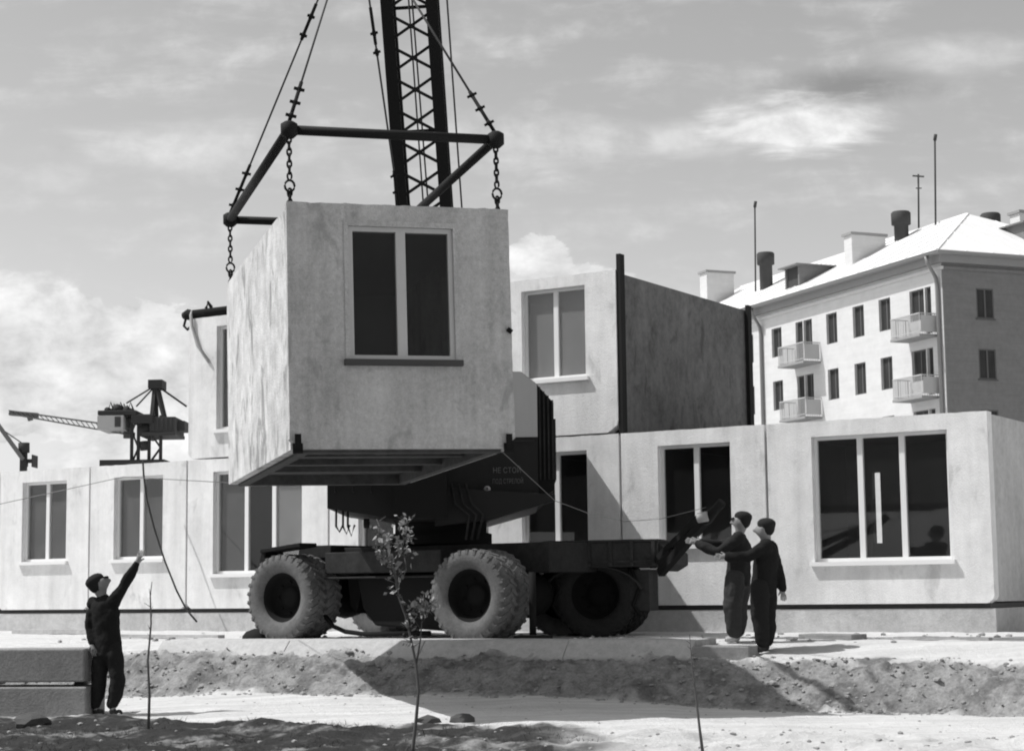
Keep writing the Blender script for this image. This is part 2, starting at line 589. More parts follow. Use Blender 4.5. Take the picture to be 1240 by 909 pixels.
block(-7.17, -3.85, Z2, H2, spec3(-7.17, -6.47, -4.4, 4.5, 6.44, Z2), 'upper room block half hidden by the hanging block, black beam lying on top', group=g2, glasses='glass_dusty', front='facade')
ub = block(-.55, 2.02, Z2, H2, spec2(-.55, .2, 1.42, 4.93, 6.44, Z2), 'upper room block with pale front and dark tarred end wall', group=g2, side='tarred', depth=5.2, glasses='glass_pale', cham=.2)
# black jointing boards at both ends of its dark wall
MB().box((2.555, .02, -.02), (2.63, .17, H2 + .26)).build('joint_board', 'black_joint', ub)
MB().box((2.542, 5.06, .0), (2.60, 5.22, H2 + .06)).build('joint_board', 'black_joint', ub)

# plinth under the row
pl = thing('foundation_plinth', 'long grey concrete plinth under the row of room blocks', 'foundation', wpt(-16.5, .03, 0), WYAW)
MB().box((0, 0, .2), (24.52, 5.4, 1.135)).build('plinth_wall', 'plinth', pl)
MB().box((.1, .12, 1.137), (24.42, 5.2, 1.207)).build('bedding_joint', 'joint', pl)

Tb = Matrix.Translation(wpt(4.56, 0, ZJ)) @ Matrix.Rotation(WYAW, 4, 'Z')
o = MB().bar(Tb @ Vector((.95, 1.6, .16)), Tb @ Vector((1.10, 1.6, 1.62)), .07, .05).build('leaning_board', 'bark')
tag(o, 'dark board leaning inside the room behind the big three-light window', 'board')

# drooping cable across block C
cab = MB()
pts = [at(173, 558, 34.2), at(174, 575, 34), at(178, 605, 33.8), at(187, 640, 33.5), at(200, 680, 33), at(214, 715, 32.6), at(226, 738, 32.4), at(238, 752, 31.6)]
pts = [p + Vector((0, 0, 0)) for p in pts]
o = cab.tube(pts, .018, 6).build('hanging_cable', 'steel')
tag(o, 'dark cable drooping from the roof past the window behind the waving man', 'cable')

# lifting beam with strap on the upper left block
p0 = wpt(-7.34, .06, Z2 + H2 + .085)
lb = thing('lifting_beam', 'black steel beam with hook lying on the upper left block', 'beam', p0, WYAW)
MB().tube([(0, 0, 0), (.12, 0, .01), (.2, 0, 0), (3.1, 0, 0)], [.07, .11, .09, .09], 10).build('beam', 'steel_dark', lb)
MB().tube([(.55, 0, .09), (.6, 0, .2), (.68, 0, .1)], .035, 6).build('lifting_eye', 'steel_dark', lb)
MB().tube([(.05, 0, -.06), (.02, -.02, -.2), (.12, -.03, -.28), (.24, -.03, -.2), (.25, -.02, -.09)], .025, 6).build('hook', 'steel_dark', lb)
MB().tube([(.26, -.06, .06), (.27, -.11, -.02), (.3, -.10, -.25), (.44, -.10, -.62), (.72, -.09, -.95)], .03, 6).build('sling_strap', 'hemp', lb)

# ------------------------------------------------------------------ the hanging room block
BL, BR, BW, BD, BH = Vector((-2.427, 19.8192, 3.018)), (-.0193, -.0142, .2939), 2.5684, 4.8, 2.75
hb = thing('hanging_room_block', 'grey concrete room block hanging in mid air with two-light window', 'room block', BL, rot=BR)
wz0, wz1, wx0, wx1 = .99, 2.50, .69, 1.90
ch = .09
outer = [(ch, 0), (BW - ch * 1.6, 0), (BW, ch * 1.3), (BW, BH), (0, BH), (0, ch * 1.2)]
edge_top = [(BW, BH)]
xx = BW
outer = outer[:2] + [(BW, ch * 1.3)]
for i in range(1, 22):
    z_ = ch * 1.3 + (BH - ch * 1.3) * i / 22
    outer.append((BW - .009 * abs(noise.noise(Vector((z_ * 4, 8, 0)))) - .008 * abs(noise.noise(Vector((z_ * 17, 9, 0)))), z_))
k = 0
n_ = 46
for i in range(n_ + 1):        # crumbly upper edge
    x = BW * (1 - i / n_)
    outer.append((x, BH + .010 * noise.noise(Vector((x * 5, 0, 0))) + .010 * noise.noise(Vector((x * 19, 2, 0)))))
for i in range(1, 22):
    z_ = BH - (BH - ch * 1.2) * i / 22
    outer.append((.008 * abs(noise.noise(Vector((z_ * 4, 18, 0)))) + .007 * abs(noise.noise(Vector((z_ * 17, 19, 0)))), z_))
outer.append((0, ch * 1.2))
MB().sheet(outer, [rect(wx0, wx1, wz0, wz1)], 0, .10).build('front_panel', 'hung_front', hb)
win_o = window(hb, wx0, wx1, wz0, wz1, two, yf=.02, gm_='glass_dark', frame_m='grey_paint', sill_m='sill_dark', sill_over=.07, sill_out=.075, fo=.055, mu=.11)
tr = MB()
tr.sheet(rect(wx0 - .05, wx1 + .05, wz0, wz1 + .06), [rect(wx0 + .001, wx1 - .001, wz0 - 0.0 + .001, wz1 - .001)], -.014, .004)
tr.build('surround', 'hung_front', win_o)
# end edge of the left side with ragged top
so = [(.0, .0), (BD, .0)]
for i in range(41):
    y = BD * (1 - i / 40)
    so.append((y, BH - .02 + .012 * noise.noise(Vector((y * 6, 5, 0))) - .02 * sstep((y - 3.9) / .8)))
Tl = Matrix(((0, 1, 0, .028), (-1, 0, 0, BD), (0, 0, 1, 0), (0, 0, 0, 1)))
MB().sheet([(BD - y, z) for y, z in so][::-1], [], 0, .11, Matrix(((0, 1, 0, .028), (1, 0, 0, .104), (0, 0, 1, .0), (0, 0, 0, 1))) @ Matrix.Translation((0, 0, 0)) @ Matrix.Scale(1, 4)).build('side_panel', 'hung_side', hb)
MB().box((BW - .14, .104, .0), (BW - .03, BD + .10, BH - .03)).build('side_panel', 'hung_front', hb)
MB().box((.142, BD - .0, .10), (BW - .142, BD + .10, BH - .04)).build('back_panel', 'inside', hb)
MB().box((.142, .104, BH - .16), (BW - .142, BD - .002, BH - .05)).build('roof_slab', 'inside', hb)
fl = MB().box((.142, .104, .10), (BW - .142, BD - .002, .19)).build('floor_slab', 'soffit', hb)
rb = MB()
rb.box((.142, .104, -.035), (BW - .142, .26, .098)).box((.142, BD - .16, -.035), (BW - .142, BD - .004, .098))
rb.box((.142, .263, -.03), (.26, BD - .163, .098)).box((BW - .26, .263, -.03), (BW - .142, BD - .163, .098))
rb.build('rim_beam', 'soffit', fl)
ri = MB()
for y in (1.25, 2.3, 3.35):
    ri.box((.263, y, .03), (BW - .263, y + .14, .099))
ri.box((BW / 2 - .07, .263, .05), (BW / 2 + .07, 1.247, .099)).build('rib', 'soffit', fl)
for x, y in ((.03, -.035), (BW - .14, -.035)):
    lg = MB().box((x, y, -.05), (x + .11, y + .032, .06))
    lg.box((x + .02, y - .02, -.0), (x + .09, y - .002, .16))
    lg.build('corner_lug', 'steel_dark', hb)
MB().tube([(BW - .05, -.02, 1.32), (BW - .02, -.03, 1.36)], .035, 6).build('lifting_loop', 'steel_dark', hb)
HM = Matrix.Translation(BL) @ __import__('mathutils').Euler(BR).to_matrix().to_4x4()

# ------------------------------------------------------------------ spreader frame, chains and slings
sp_z = BH + .84
spr = thing('lifting_spreader', 'black tubular spreader frame with chains and slings above the hanging block', 'lifting frame', BL, rot=BR)
cs = [(.06, .09), (BW - .10, .09), (.06, BD - .05), (BW - .12, BD - .05)]
corner = [Vector((x, y, sp_z + (.0 if i < 2 else .0))) for i, (x, y) in enumerate(cs)]
for i, j, r in ((0, 1, .055), (2, 3, .055), (0, 2, .058), (1, 3, .055)):
    MB().tube([corner[i], corner[j]], r, 14).build('beam', 'steel', spr)
for c in corner:
    nod = MB()
    nod.tube([c + Vector((0, -.02, -.10)), c + Vector((0, -.02, -.06)), c + Vector((0, -.02, .06)), c + Vector((0, -.02, .09))], [.05, .095, .095, .05], 14)
    nod.build('corner_node', 'steel', spr)


def link(mb, c, d, L, w, r, turn):
    """one oval chain link at c along d"""
    d = d.normalized()
    u = Vector((1, 0, 0)) - d * d.x
    u.normalize()
    v = d.cross(u)
    sx = u * math.cos(turn) + v * math.sin(turn)
    pts = []
    for k in range(12):
        t = 2 * PI * k / 12
        pts.append(c + sx * (w * math.cos(t)) + d * (L * math.sin(t)))
    mb.tube(pts, r, 6, closed=True)


for i, c in enumerate(corner):
    foot_ = Vector((c.x, c.y, BH - .02 if i < 2 else BH - .05))
    if i == 3:
        foot_ = Vector((c.x, c.y, BH - .05))
    ch_ = MB()
    top = c + Vector((0, 0, -.08))
    d = foot_ - top
    L = d.length
    nl = 7
    for k in range(nl):
        link(ch_, top + d * ((k + .5) / nl * .62), d, .048, .024, .012, (k % 2) * PI / 2)
    link(ch_, top + d * .72, d, .065, .055, .014, 0)
    for k in range(3):
        link(ch_, top + d * (.82 + k * .075), d, .05, .022, .014, (k % 2) * PI / 2)
    ch_.build('chain', 'steel', spr)
apex_w = at(431, -112, 22.3)
apex = HM.inverted() @ apex_w
for i, c in enumerate(corner):
    sl = MB()
    st = c + Vector((0, 0, .08))
    d = apex - st
    sl.tube([st + d * .05, apex], .014, 6)
    s = sl.build('sling', 'rope', spr)
    tb = MB()
    for t in ((.03, .085, .14) if i % 2 == 0 else (.04, .10, .155)):
        p = st + d * t
        dn = d.normalized()
        sx = dn.cross(Vector((0, 1, 0))).normalized()
        tb.bar(p - sx * .06 + dn * .012, p + sx * .06 - dn * .012, .03)
        tb.tube([p - dn * .04, p, p + dn * .04], [.02, .035, .02], 8)
    tb.tube([st - d.normalized() * .03, st + d * .17], .022, 8)
    tb.build('turnbuckle', 'steel_dark', s)
    tb = MB()
    for t in ((.60, .66) if i != 3 else (.56, .62)):
        p = st + d * t
        dn = d.normalized()
        sx = dn.cross(Vector((0, 1, 0))).normalized()
        tb.bar(p - sx * .05, p + sx * .05, .03)
        tb.tube([p - dn * .05, p, p + dn * .05], [.02, .035, .02], 8)
    tb.tube([st + d * .585, st + d * .70], .022, 8)
    tb.build('rope_clamp', 'steel_dark', s)
MB().tube([apex + Vector((0, 0, -.1)), apex + Vector((0, 0, .0)), apex + Vector((0, 0, .35)), apex + Vector((0, 0, .5))], [.05, .14, .14, .05], 12).build('hook_block', 'steel', spr)

# ------------------------------------------------------------------ mobile crane
TZ = .77
CX = Vector((-1.95, 26.55, TZ))
CYAW = R(-34)
cr = thing('mobile_crane', 'big dark mobile crane on fat dual tyres behind the hanging block', 'crane', CX, CYAW)
# local: x along chassis (to the right), y away from the camera, z up from the ground


def wheel(root, x, y, side, r=.655, wd=.34, rot=0., rub='rubber'):
    """dual tyre pair; side -1 looks to the camera"""
    T0 = Matrix.Translation((x, y, r - .02)) @ Matrix.Rotation(R(90) if side < 0 else R(-90), 4, 'X') @ Matrix.Rotation(rot, 4, 'Z')
    dummy = MB()
    ri_, ro = r * .57, r
    prof = [(ri_, -wd * .30), (r * .66, -wd * .44), (r * .80, -wd * .53), (r * .93, -wd * .47), (r * .975, -wd * .40), (r * .975, wd * .40), (r * .93, wd * .47),
            (r * .80, wd * .53), (r * .66, wd * .44), (ri_, wd * .30), (ri_ * .98, 0), (ri_, -wd * .30)]
    rim = MB()
    rim.lathe([(ri_ * .99, wd * .30), (ri_ * .93, wd * .24), (ri_ * .86, -wd * .1), (ri_ * .80, -wd * .30), (ri_ * .45, -wd * .34), (ri_ * .42, -wd * .22), (ri_ * .25, -wd * .2), (.001, -wd * .2)], 28, T0)
    rim.lathe([(ri_ * .97, -wd * .40), (ri_ * .97, -wd * 1.6)], 24, T0)
    for k in range(8):
        t = 2 * PI * k / 8
        rim.tube([(ri_ * .62 * math.cos(t), ri_ * .62 * math.sin(t), -wd * .36), (ri_ * .62 * math.cos(t), ri_ * .62 * math.sin(t), -wd * .24)], .02, 6, T=T0)
    ro_ = rim.build('wheel', 'rim', root)
    for q in (0, 1):
        T = T0 @ Matrix.Translation((0, 0, -q * (wd * 1.12)))
        ty = MB().lathe(prof, 44, T)
        nl = 30
        for k in range(nl):
            for sgn in (-1, 1):
                t = 2 * PI * (k + (.5 if sgn > 0 else 0)) / nl
                c, s = math.cos(t), math.sin(t)
                c2, s2 = math.cos(t + .13), math.sin(t + .13)
                a = Vector((c * r * .975, s * r * .975, sgn * wd * .47))
                e = Vector((c2 * r * .985, s2 * r * .985, sgn * wd * .03))
                ty.bar(a, e, .05, .020, (c, s, 0), T)
                a2 = Vector((c * r * .88, s * r * .88, sgn * wd * .50))
                ty.bar(a, a2, .04, .010, (0, 0, 1), T)
        ty.build('tyre', rub, ro_)
    return ro_


wl = inv(CX, CYAW) @ at(347, 719, 27.9)
wr = inv(CX, CYAW) @ at(573, 713, 25.95)
yw = (wl.y + wr.y) / 2
wheel(cr, wl.x, yw, -1)
wheel(cr, wr.x, yw, -1, rot=.2)
wheel(cr, wl.x, yw + 2.75, 1, rot=.1)
wheel(cr, wr.x, yw + 2.75, 1, rot=.3)
xa, xb = wl.x, wr.x
ym = yw + 1.4
cb = MB()
cb.box((xa - .35, yw + .75, .95), (xb + .8, yw + 2.05, 1.38))
cb.box((xa + .55, yw + .25, .98), (xb - .75, yw + .748, 1.30))
cb.box((xa - .15, yw + .45, 1.22), (xa + .5, yw + 2.3, 1.42))
cb.box((xa + .55, yw + .22, .90), (xb - .75, yw + .30, .93))
cb.build('chassis', 'crane_deck', cr, .015)
ax = MB()
for x in (xa, xb):
    ax = MB()
    ax.tube([(x, yw + .3, .63), (x, yw + 2.45, .63)], .12, 12)
    ax.lathe([(.05, -.35), (.30, -.22), (.34, 0), (.30, .22), (.05, .35)], 16, Matrix.Translation((x, ym, .63)) @ Matrix.Rotation(R(90), 4, 'X'))
    ax.box((x - .22, yw + .8, .64), (x + .22, yw + 1.05, .948)).box((x - .22, yw + 1.75, .64), (x + .22, yw + 2.0, .948))
    ax.build('axle', 'steel_dark', cr)
# transmission lump and lower tank between the axles
tk = MB()
tk.poly([(xa + 1.0, yw + .45, .95), (xa + 1.12, yw + .45, .45), (xa + 1.35, yw + .45, .2), (xb - .75, yw + .45, .12), (xb - .65, yw + .45, .95)], (0, 1.5, 0))
tk.build('gearbox', 'steel_dark', cr, .03)
MB().poly([(xa + .62, yw + .7, .95), (xa + .68, yw + .7, .5), (xa + .8, yw + .7, .38), (xa + .86, yw + .7, .62), (xa + .9, yw + .7, .95)], (0, .9, 0)).build('spring_bracket', 'steel_dark', cr)
MB().tube([(xa + .55, yw + .25, .35), (xa + .75, yw + .2, .2), (xa + 1.0, yw + .18, .12), (xa + 1.4, yw + .2, .08), (xb - .95, yw + .25, .10)], .035, 8).build('air_hose', 'steel_dark', cr)
# mudguard-like plate and outrigger at the left end
og = MB()
og.poly([(xa - .38, yw - .05, 1.36), (xa - .46, yw - .05, 1.33), (xa - .72, yw - .05, .52), (xa - .48, yw - .05, .50), (xa - .40, yw - .05, .95)], (0, .42, 0))
og.bar((xa - .45, yw + .1, 1.34), (xa + .35, yw + .1, 1.42), .4, .06)
ogo = og.build('outrigger', 'steel_dark', cr, .01)
MB().tube([(xa - .55, yw + .12, .55), (xa - .55, yw + .12, .12)], .055, 10).build('jack', 'steel_dark', ogo)
MB().lathe([(.001, .17), (.12, .165), (.24, .12), (.30, .05), (.30, .0)], 20, Matrix.Translation((xa - .6, yw + .12, .0))).build('jack_foot', 'steel_dark', ogo)
# rear outrigger leg by the right wheel
rj = MB().tube([(xb + .80, yw + .3, .95), (xb + .80, yw + .3, .08)], .05, 8)
rj.box((xb + .6, yw + .1, .0), (xb + 1.0, yw + .5, .07))
rj.build('outrigger', 'steel_dark', cr)
# slewing ring
cx0 = (xa + xb) / 2 + .15
MB().lathe([(.78, 1.40), (.78, 1.56), (.70, 1.58), (.70, 1.74)], 36, Matrix.Translation((cx0, ym, 0))).build('slewing_ring', 'steel_dark', cr)

# superstructure (turned so that its front looks at the camera): world axes
HL = at(398, 600, 26.7)
HRt = at(652, 600, 26.7)
hx0, hx1 = HL.x, HRt.x
hy0, hy1 = 26.5, 29.72
HCI = inv(CX, CYAW)
hz0 = 2.56
ztop = 4.40
hs = MB()
prof = [(hx0, hz0 + .12), (hx0 + .6, hz0 + .02), (hx0 + 1.0, hz0 - .06), (hx0 + 2.3, hz0 - .06), (hx1 - .1, hz0 + .12), (hx1, hz0 + .16), (hx1, 4.45), (hx1 - .24, 4.64), (hx0, 4.64)]
hs.poly([(x, hy0, z) for x, z in prof], (0, hy1 - hy0, 0), HCI)
house = hs.build('machine_house', 'crane_body', cr)
# pale grey upper band of the house (front face) and sloped shoulder
bp = MB().poly([(hx1 - 1.2, hy0 - .012, 3.68), (hx1 - .004, hy0 - .012, 3.68), (hx1 - .004, hy0 - .012, 4.445), (hx1 - .242, hy0 - .012, 4.635), (hx1 - 1.2, hy0 - .012, 4.635)], (0, .011, 0), HCI)
bp.build('upper_panel', 'crane_light', house)
# counterweight with ribbed corner
cw = MB()
cx1 = hx1 + .235
yb_ = hy1 - .03
cw.add([HCI @ Vector(p) for p in ((hx1 + .003, hy0 + .02, hz0 + .18), (cx1, hy0 + .02, hz0 + .36), (cx1, hy0 + .02, 4.18), (hx1 + .003, hy0 + .02, 4.44),
                                  (hx1 + .003, yb_, hz0 + .18), (cx1, yb_, hz0 + .36), (cx1, yb_, 4.56), (hx1 + .003, yb_, 4.8))],
       [(0, 1, 2, 3), (7, 6, 5, 4), (0, 4, 5, 1), (1, 5, 6, 2), (2, 6, 7, 3), (3, 7, 4, 0)])
cwo = cw.build('ribbed_corner', 'steel_dark', house)
lv = MB()
for k in range(4):
    x = hx1 + .02 + k * .062
    zt = 4.44 - (x - hx1) * 1.05
    lv.box((x, hy0 - .015, hz0 + .5), (x + .024, hy0 + .019, zt - .01), HCI)
for k in range(12):
    y = hy0 + .1 + k * .2
    lv.box((cx1 + .001, y, hz0 + .5), (cx1 + .03, y + .06, 3.95), HCI)
lv.build('louvre', M['crane_deck'], house)
# lower skirt sloping at the right, under the house front
sk = MB()
sk.poly([(hx1 - 1.4, hy0 - .28, 2.95), (cx1, hy0 - .28, 2.83), (cx1, hy0 - .28, 2.74), (hx1 - .7, hy0 - .28, 2.48), (hx1 - 1.5, hy0 - .28, 2.40)], (0, .27, 0), HCI)
sk.build('skirt', 'crane_body', house, .01)
MB().box((hx0 + 1.0, hy0 - .5, 2.5), (hx0 + 1.75, hy0 - .004, 4.35), HCI).build('boom_foot', 'steel_dark', house)
hr = MB()
for k in range(3):
    xx_ = hx0 + .12 + .26 * k
    hr.tube([HCI @ Vector(p) for p in ((xx_, hy0 - .01, 2.9), (xx_, hy0 - .07, 2.93), (xx_, hy0 - .07, 3.5), (xx_, hy0 - .01, 3.53))], .014, 6)
hr.tube([HCI @ Vector(p) for p in ((hx1 - .9, hy0 - .02, 3.62), (hx1 - .9, hy0 - .06, 3.62), (hx1 - .06, hy0 - .06, 3.62), (hx1 - .06, hy0 - .02, 3.62))], .012, 6)
hr.build('handrail', 'crane_deck', house)
ho = MB()
for k in range(3):
    ho.tube([HCI @ Vector(p) for p in ((hx1 - 1.25 + .1 * k, hy0 - .3, 3.0), (hx1 - 1.2 + .12 * k, hy0 - .36, 2.7), (hx1 - 1.0 + .1 * k, hy0 - .34, 2.55), (hx1 - 1.05 + .08 * k, hy0 - .2, 2.2))], .018, 6)
ho.build('hydraulic_hose', 'crane_deck', house)
hk = MB()
for k, x in enumerate((.12, .22, .29)):
    q = [(hx0 + x, hy0 + .1, hz0 + .12), (hx0 + x, hy0 + .08, hz0 - .14), (hx0 + x + .05, hy0 + .08, hz0 - .22 - .03 * k), (hx0 + x + .1, hy0 + .08, hz0 - .12)]
    hk.tube([HCI @ Vector(p) for p in q], .016, 6)
hk.tube([HCI @ Vector((hx0 + .52, hy0 + .1, hz0 - .10)), HCI @ Vector((hx0 + .60, hy0 + .1, hz0 - .10))], .07, 8)
hk.build('hanging_hook', 'steel_dark', house)
# lamp on the front
lm = at(590, 592, 26.3)
MB().lathe([(.001, -.01), (.05, 0), (.045, .05), (.02, .09)], 14, HCI @ Matrix.Translation(lm) @ Matrix.Rotation(R(90), 4, 'X')).build('lamp', 'crane_light', house)


def text(body, px, py, d, h, w, parent, m):
    cu = bpy.data.curves.new('txt', 'FONT')
    cu.body = body
    cu.size = 1
    cu.extrude = .004
    cu.align_x = 'CENTER'
    cu.align_y = 'CENTER'
    t = bpy.data.objects.new('txt', cu)
    COL.objects.link(t)
    dg = bpy.context.evaluated_depsgraph_get()
    dg.update()
    me = bpy.data.meshes.new_from_object(t.evaluated_get(dg))
    bpy.data.objects.remove(t)
    xs = [v.co.x for v in me.vertices]
    ys = [v.co.y for v in me.vertices]
    sx, sy = w / (max(xs) - min(xs)), h / (max(ys) - min(ys))
    mx, my = (max(xs) + min(xs)) / 2, (max(ys) + min(ys)) / 2
    p = at(px, py, d)
    T = HCI @ Matrix.Translation(p) @ Matrix.Rotation(R(90), 4, 'X')
    for v in me.vertices:
        v.co = T @ Vector(((v.co.x - mx) * sx, (v.co.y - my) * sy, v.co.z))
    me.materials.clear()
    me.materials.append(M[m])
    o = bpy.data.objects.new('lettering', me)
    COL.objects.link(o)
    o.parent = parent
    return o


text('НЕ СТОЙ', 614, 568, hy0 - .005, .105, .40, house, 'lettering')
text('ПОД СТРЕЛОЙ', 615, 582, hy0 - .005, .105, .44, house, 'lettering')

# lattice boom
b0 = Vector((-1.02, 27.0, 2.9))
bt = at(493, -30, 24.6)
bdir = (bt - b0).normalized()
blen = (bt - b0).length * 1.75
bu = Vector((1, 0, 0)) - bdir * bdir.x
bu.normalize()
bv = bdir.cross(bu)
if bv.y < 0:
    bv = -bv
hw = .315
ch_m = MB()


def bp_(t, u, v):
    return HCI @ (b0 + bdir * t + bu * u + bv * v)


for u in (-hw, hw):
    for v in (0, .62):
        ch_m.bar(bp_(0, u, v), bp_(blen, u, v), .165, .165, HCI.to_3x3() @ bv)
boom = ch_m.build('boom', 'steel_dark', cr)
lc = MB()
n_l = int(blen / .44)
for k in range(n_l):
    t0, t1 = k * .44, k * .44 + .38
    for a in (-1, 1):
        lc.bar(bp_(t0, -hw * a, -.03), bp_(t1, hw * a, -.03 + .02 * a), .042, .03, HCI.to_3x3() @ bv)
    if k % 5 == 2:
        lc.bar(bp_(t0 - .03, -hw, -.06), bp_(t0 - .03, hw, -.06), .05, .05, HCI.to_3x3() @ bv)
    for u in (-hw, hw):
        s_ = 1 if k % 2 else -1
        lc.bar(bp_(t0, u, .31 - .31 * s_), bp_(t0 + .44, u, .31 + .31 * s_), .05, .04)
    if k % 4 == 0:
        lc.bar(bp_(t0, -hw, .62), bp_(t0, hw, .62), .04, .04)
lc.build('lacing', 'steel', boom)
rp = MB()
rp.tube([bp_(0, -.02, .3), bp_(blen, -.02, .3)], .012, 6)
rp.tube([bp_(0, .08, .35), bp_(blen, -.02, .36)], .012, 6)
rp.build('hoist_rope', 'rope', boom)
MB().tube([HCI @ at(560, 262, 26.3), HCI @ at(541, -5, 24.9), HCI @ (at(541, -5, 24.9) * 2.0 - at(560, 262, 26.3))], .013, 6).build('luffing_rope', 'rope', cr)

# ------------------------------------------------------------------ block trailer in the crane's shade
TR0 = at(655, 770, 27.25)
TR0.z = TZ
TYAW = R(-17)
tl = thing('block_trailer', 'dark low trailer with dual wheels standing in the crane shadow', 'trailer', TR0, TYAW)
TI = inv(TR0, TYAW)
dk = MB()
dk.box((.08, .0, 1.02), (1.78, 1.5, 1.38)).box((.05, -.02, 1.382), (1.80, 1.5, 1.42))
dk.poly([(1.782, .1, 1.36), (1.95, .1, 1.22), (1.95, .1, 1.05), (1.782, .1, .95)], (0, 1.3, 0))
dk.build('deck', 'trailer_paint', tl, .01)
sb = MB()
for x in (.10, .42, .74, 1.06, 1.38, 1.70):
    sb.box((x, -.045, 1.03), (x + .05, -.003, 1.40))
sb.bar((.1, -.03, 1.10), (1.75, -.03, 1.10), .03)
sb.build('side_stake', 'trailer_paint', tl)
for x in (.14, 1.36):
    MB().tube([(x, .1, 1.0), (x + .12, .1, .72), (x + .02, .1, .46), (x + .14, .1, .3)], .03, 6).build('brake_hose', 'steel_dark', tl)
mf = MB()
for k in range(10):
    a, b_ = PI * (.06 + .88 * k / 10), PI * (.06 + .88 * (k + 1) / 10)
    mf.bar((.78 + .76 * math.cos(a), .28, .62 + .76 * math.sin(a) * .55), (.78 + .76 * math.cos(b_), .28, .62 + .76 * math.sin(b_) * .55), .60, .02)
mf.build('wheel_arch', 'trailer_paint', tl)
wheel(tl, .78, .30, -1, r=.64, wd=.30, rot=.12, rub='rubber_shade')
wheel(tl, .78, 1.3, 1, r=.6, wd=.26, rub='rubber_shade')
MB().box((.3, .68, .5), (1.3, .98, 1.0)).tube([(.78, .4, .58), (.78, 1.2, .58)], .09, 8).build('axle_beam', 'steel_dark', tl)
MB().box((1.32, .15, .38), (1.62, .75, .98)).build('tool_box', 'trailer_paint', tl, .01)
mg = MB()
mg.poly([(-.02, .0, .95), (.14, .0, 1.38), (.17, .0, 1.36), (.01, .0, .93)], (0, .5, 0))
mg.build('mudguard', 'grey_paint', tl)
db = MB()
A = TI @ at(800, 693, 26.5)
A2 = TI @ at(790, 684, 26.9)
B = TI @ at(857, 627, 25.2)
Cc = TI @ at(874, 608, 25.0)
db.bar(A, B, .10, .12)
db.bar(A2, B + Vector((-.1, .1, .03)), .09, .10)
db.bar(A + (B - A) * .35, A2 + (B - A2) * .35, .06)
dbo = db.build('drawbar', 'steel_dark', tl)
db2 = MB().tube([B - (Cc - B) * .3, B, B + (Cc - B) * .6, Cc], [.05, .085, .06, .07], 10)
db2.build('tow_eye', 'steel', dbo)
MB().tube([B + Vector((-.12, -.09, .0)), B + Vector((.02, -.11, .02))], .07, 8).build('rope_coil', 'hemp', dbo)

# guide ropes
o = MB().tube([HM @ Vector((BW - .08, .3, .0)), at(672, 606, 23.5), at(715, 622, 24.6), at(757, 631, 25.4), at(800, 628, 25.4), at(855, 614, 25.1)], .0045, 6).build('guide_rope', 'rope_pale')
tag(o, 'thin pale guide rope sagging from the hanging block to the trailer drawbar', 'rope')
o = MB().tube([HM @ Vector((.1, BD - .1, .0)), at(150, 577, 27.5), at(0, 610, 29), at(-120, 640, 30)], .006, 6).build('guy_wire', 'rope_pale')
tag(o, 'thin pale wire running left from the hanging block across the left windows', 'wire')


# ------------------------------------------------------------------ precast slabs
def slab(name, label, p, q, z0, z1, depth, m='slab', group=None, bev=.012, slope=0.):
    """slab whose front bottom edge runs p -> q on the ground plan"""
    p, q = Vector((p[0], p[1], 0)), Vector((q[0], q[1], 0))
    d = q - p
    yaw = math.atan2(d.y, d.x)
    L = d.length
    mb = MB()
    n = max(2, int(L / .25))
    vs, fs = [], []
    sec = [(0, 0), (.02 if slope else 0, .16 if slope else .05), (slope, z1 - z0), (depth, z1 - z0), (depth, 0)]
    q = len(sec)
    for i in range(n + 1):
        for (y, z) in sec:
            vs.append((L * i / n, y + .006 * noise.noise(Vector((i * .9, y, z * 3))), z + .006 * noise.noise(Vector((i * .7, y + 5, z)))))
    for i in range(n):
        for k in range(q):
            k2 = (k + 1) % q
            fs.append((i * q + k, i * q + k2, i * q + q + k2, i * q + q + k))
    fs.append(tuple(range(q))[::-1])
    fs.append(tuple(n * q + k for k in range(q)))
    mb.add(vs, fs)
    o = mb.build(name, m, None, bev)
    o.location = (p.x, p.y, z0)
    o.rotation_euler = (0, 0, yaw)
    return tag(o, label, 'slab', group)


def lipxy(X, dy=.0):
    return (X, 22.6 - .41 * X + 1.35 + dy)


kg = 'flat kerb slabs along the top of the bank'
for (xa_, xb_, lab) in ((-5.1, -3.205, 'flat kerb slab on the bank below the crane outrigger foot'), (-3.195, -1.305, 'flat kerb slab on the bank below the front left crane wheel'),
                        (-1.295, .595, 'flat kerb slab on the bank below the second crane wheel, half shaded'), (.6, 2.17, 'flat kerb slab on the bank in full shade below the trailer')):
    slab('kerb_slab', lab, lipxy(xa_, -.10), lipxy(xb_, -.10), .45, .825 - .01 * random.random(), 1.2, group=kg, slope=.26)
slab('kerb_slab', 'low weathered slab just left of the two workmen, beyond the shaded kerb', lipxy(2.2, .0), lipxy(2.88, .0), .48, .745, .5, 'dark_slab')
slab('kerb_slab', 'short grey slab lying by the wall under the big window', at(967, 783, 24.6)[:2], at(1032, 783, 24.0)[:2], .6, .845, .35, 'dark_slab')
sg = 'concrete blocks stacked at the left'
pA, pB = (-8.6, 22.3), (-5.05, 21.75)
slab('foundation_block', 'lower long concrete block under another at the left edge', pA, pB, .02, .40, .62, 'dark_slab', bev=.02)
slab('foundation_block', 'upper long concrete block lying on another at the left edge', (pA[0], pA[1] + .02), (pB[0] - .03, pB[1] + .02), .455, .845, .58, 'dark_slab', bev=.02)
sp2 = MB()
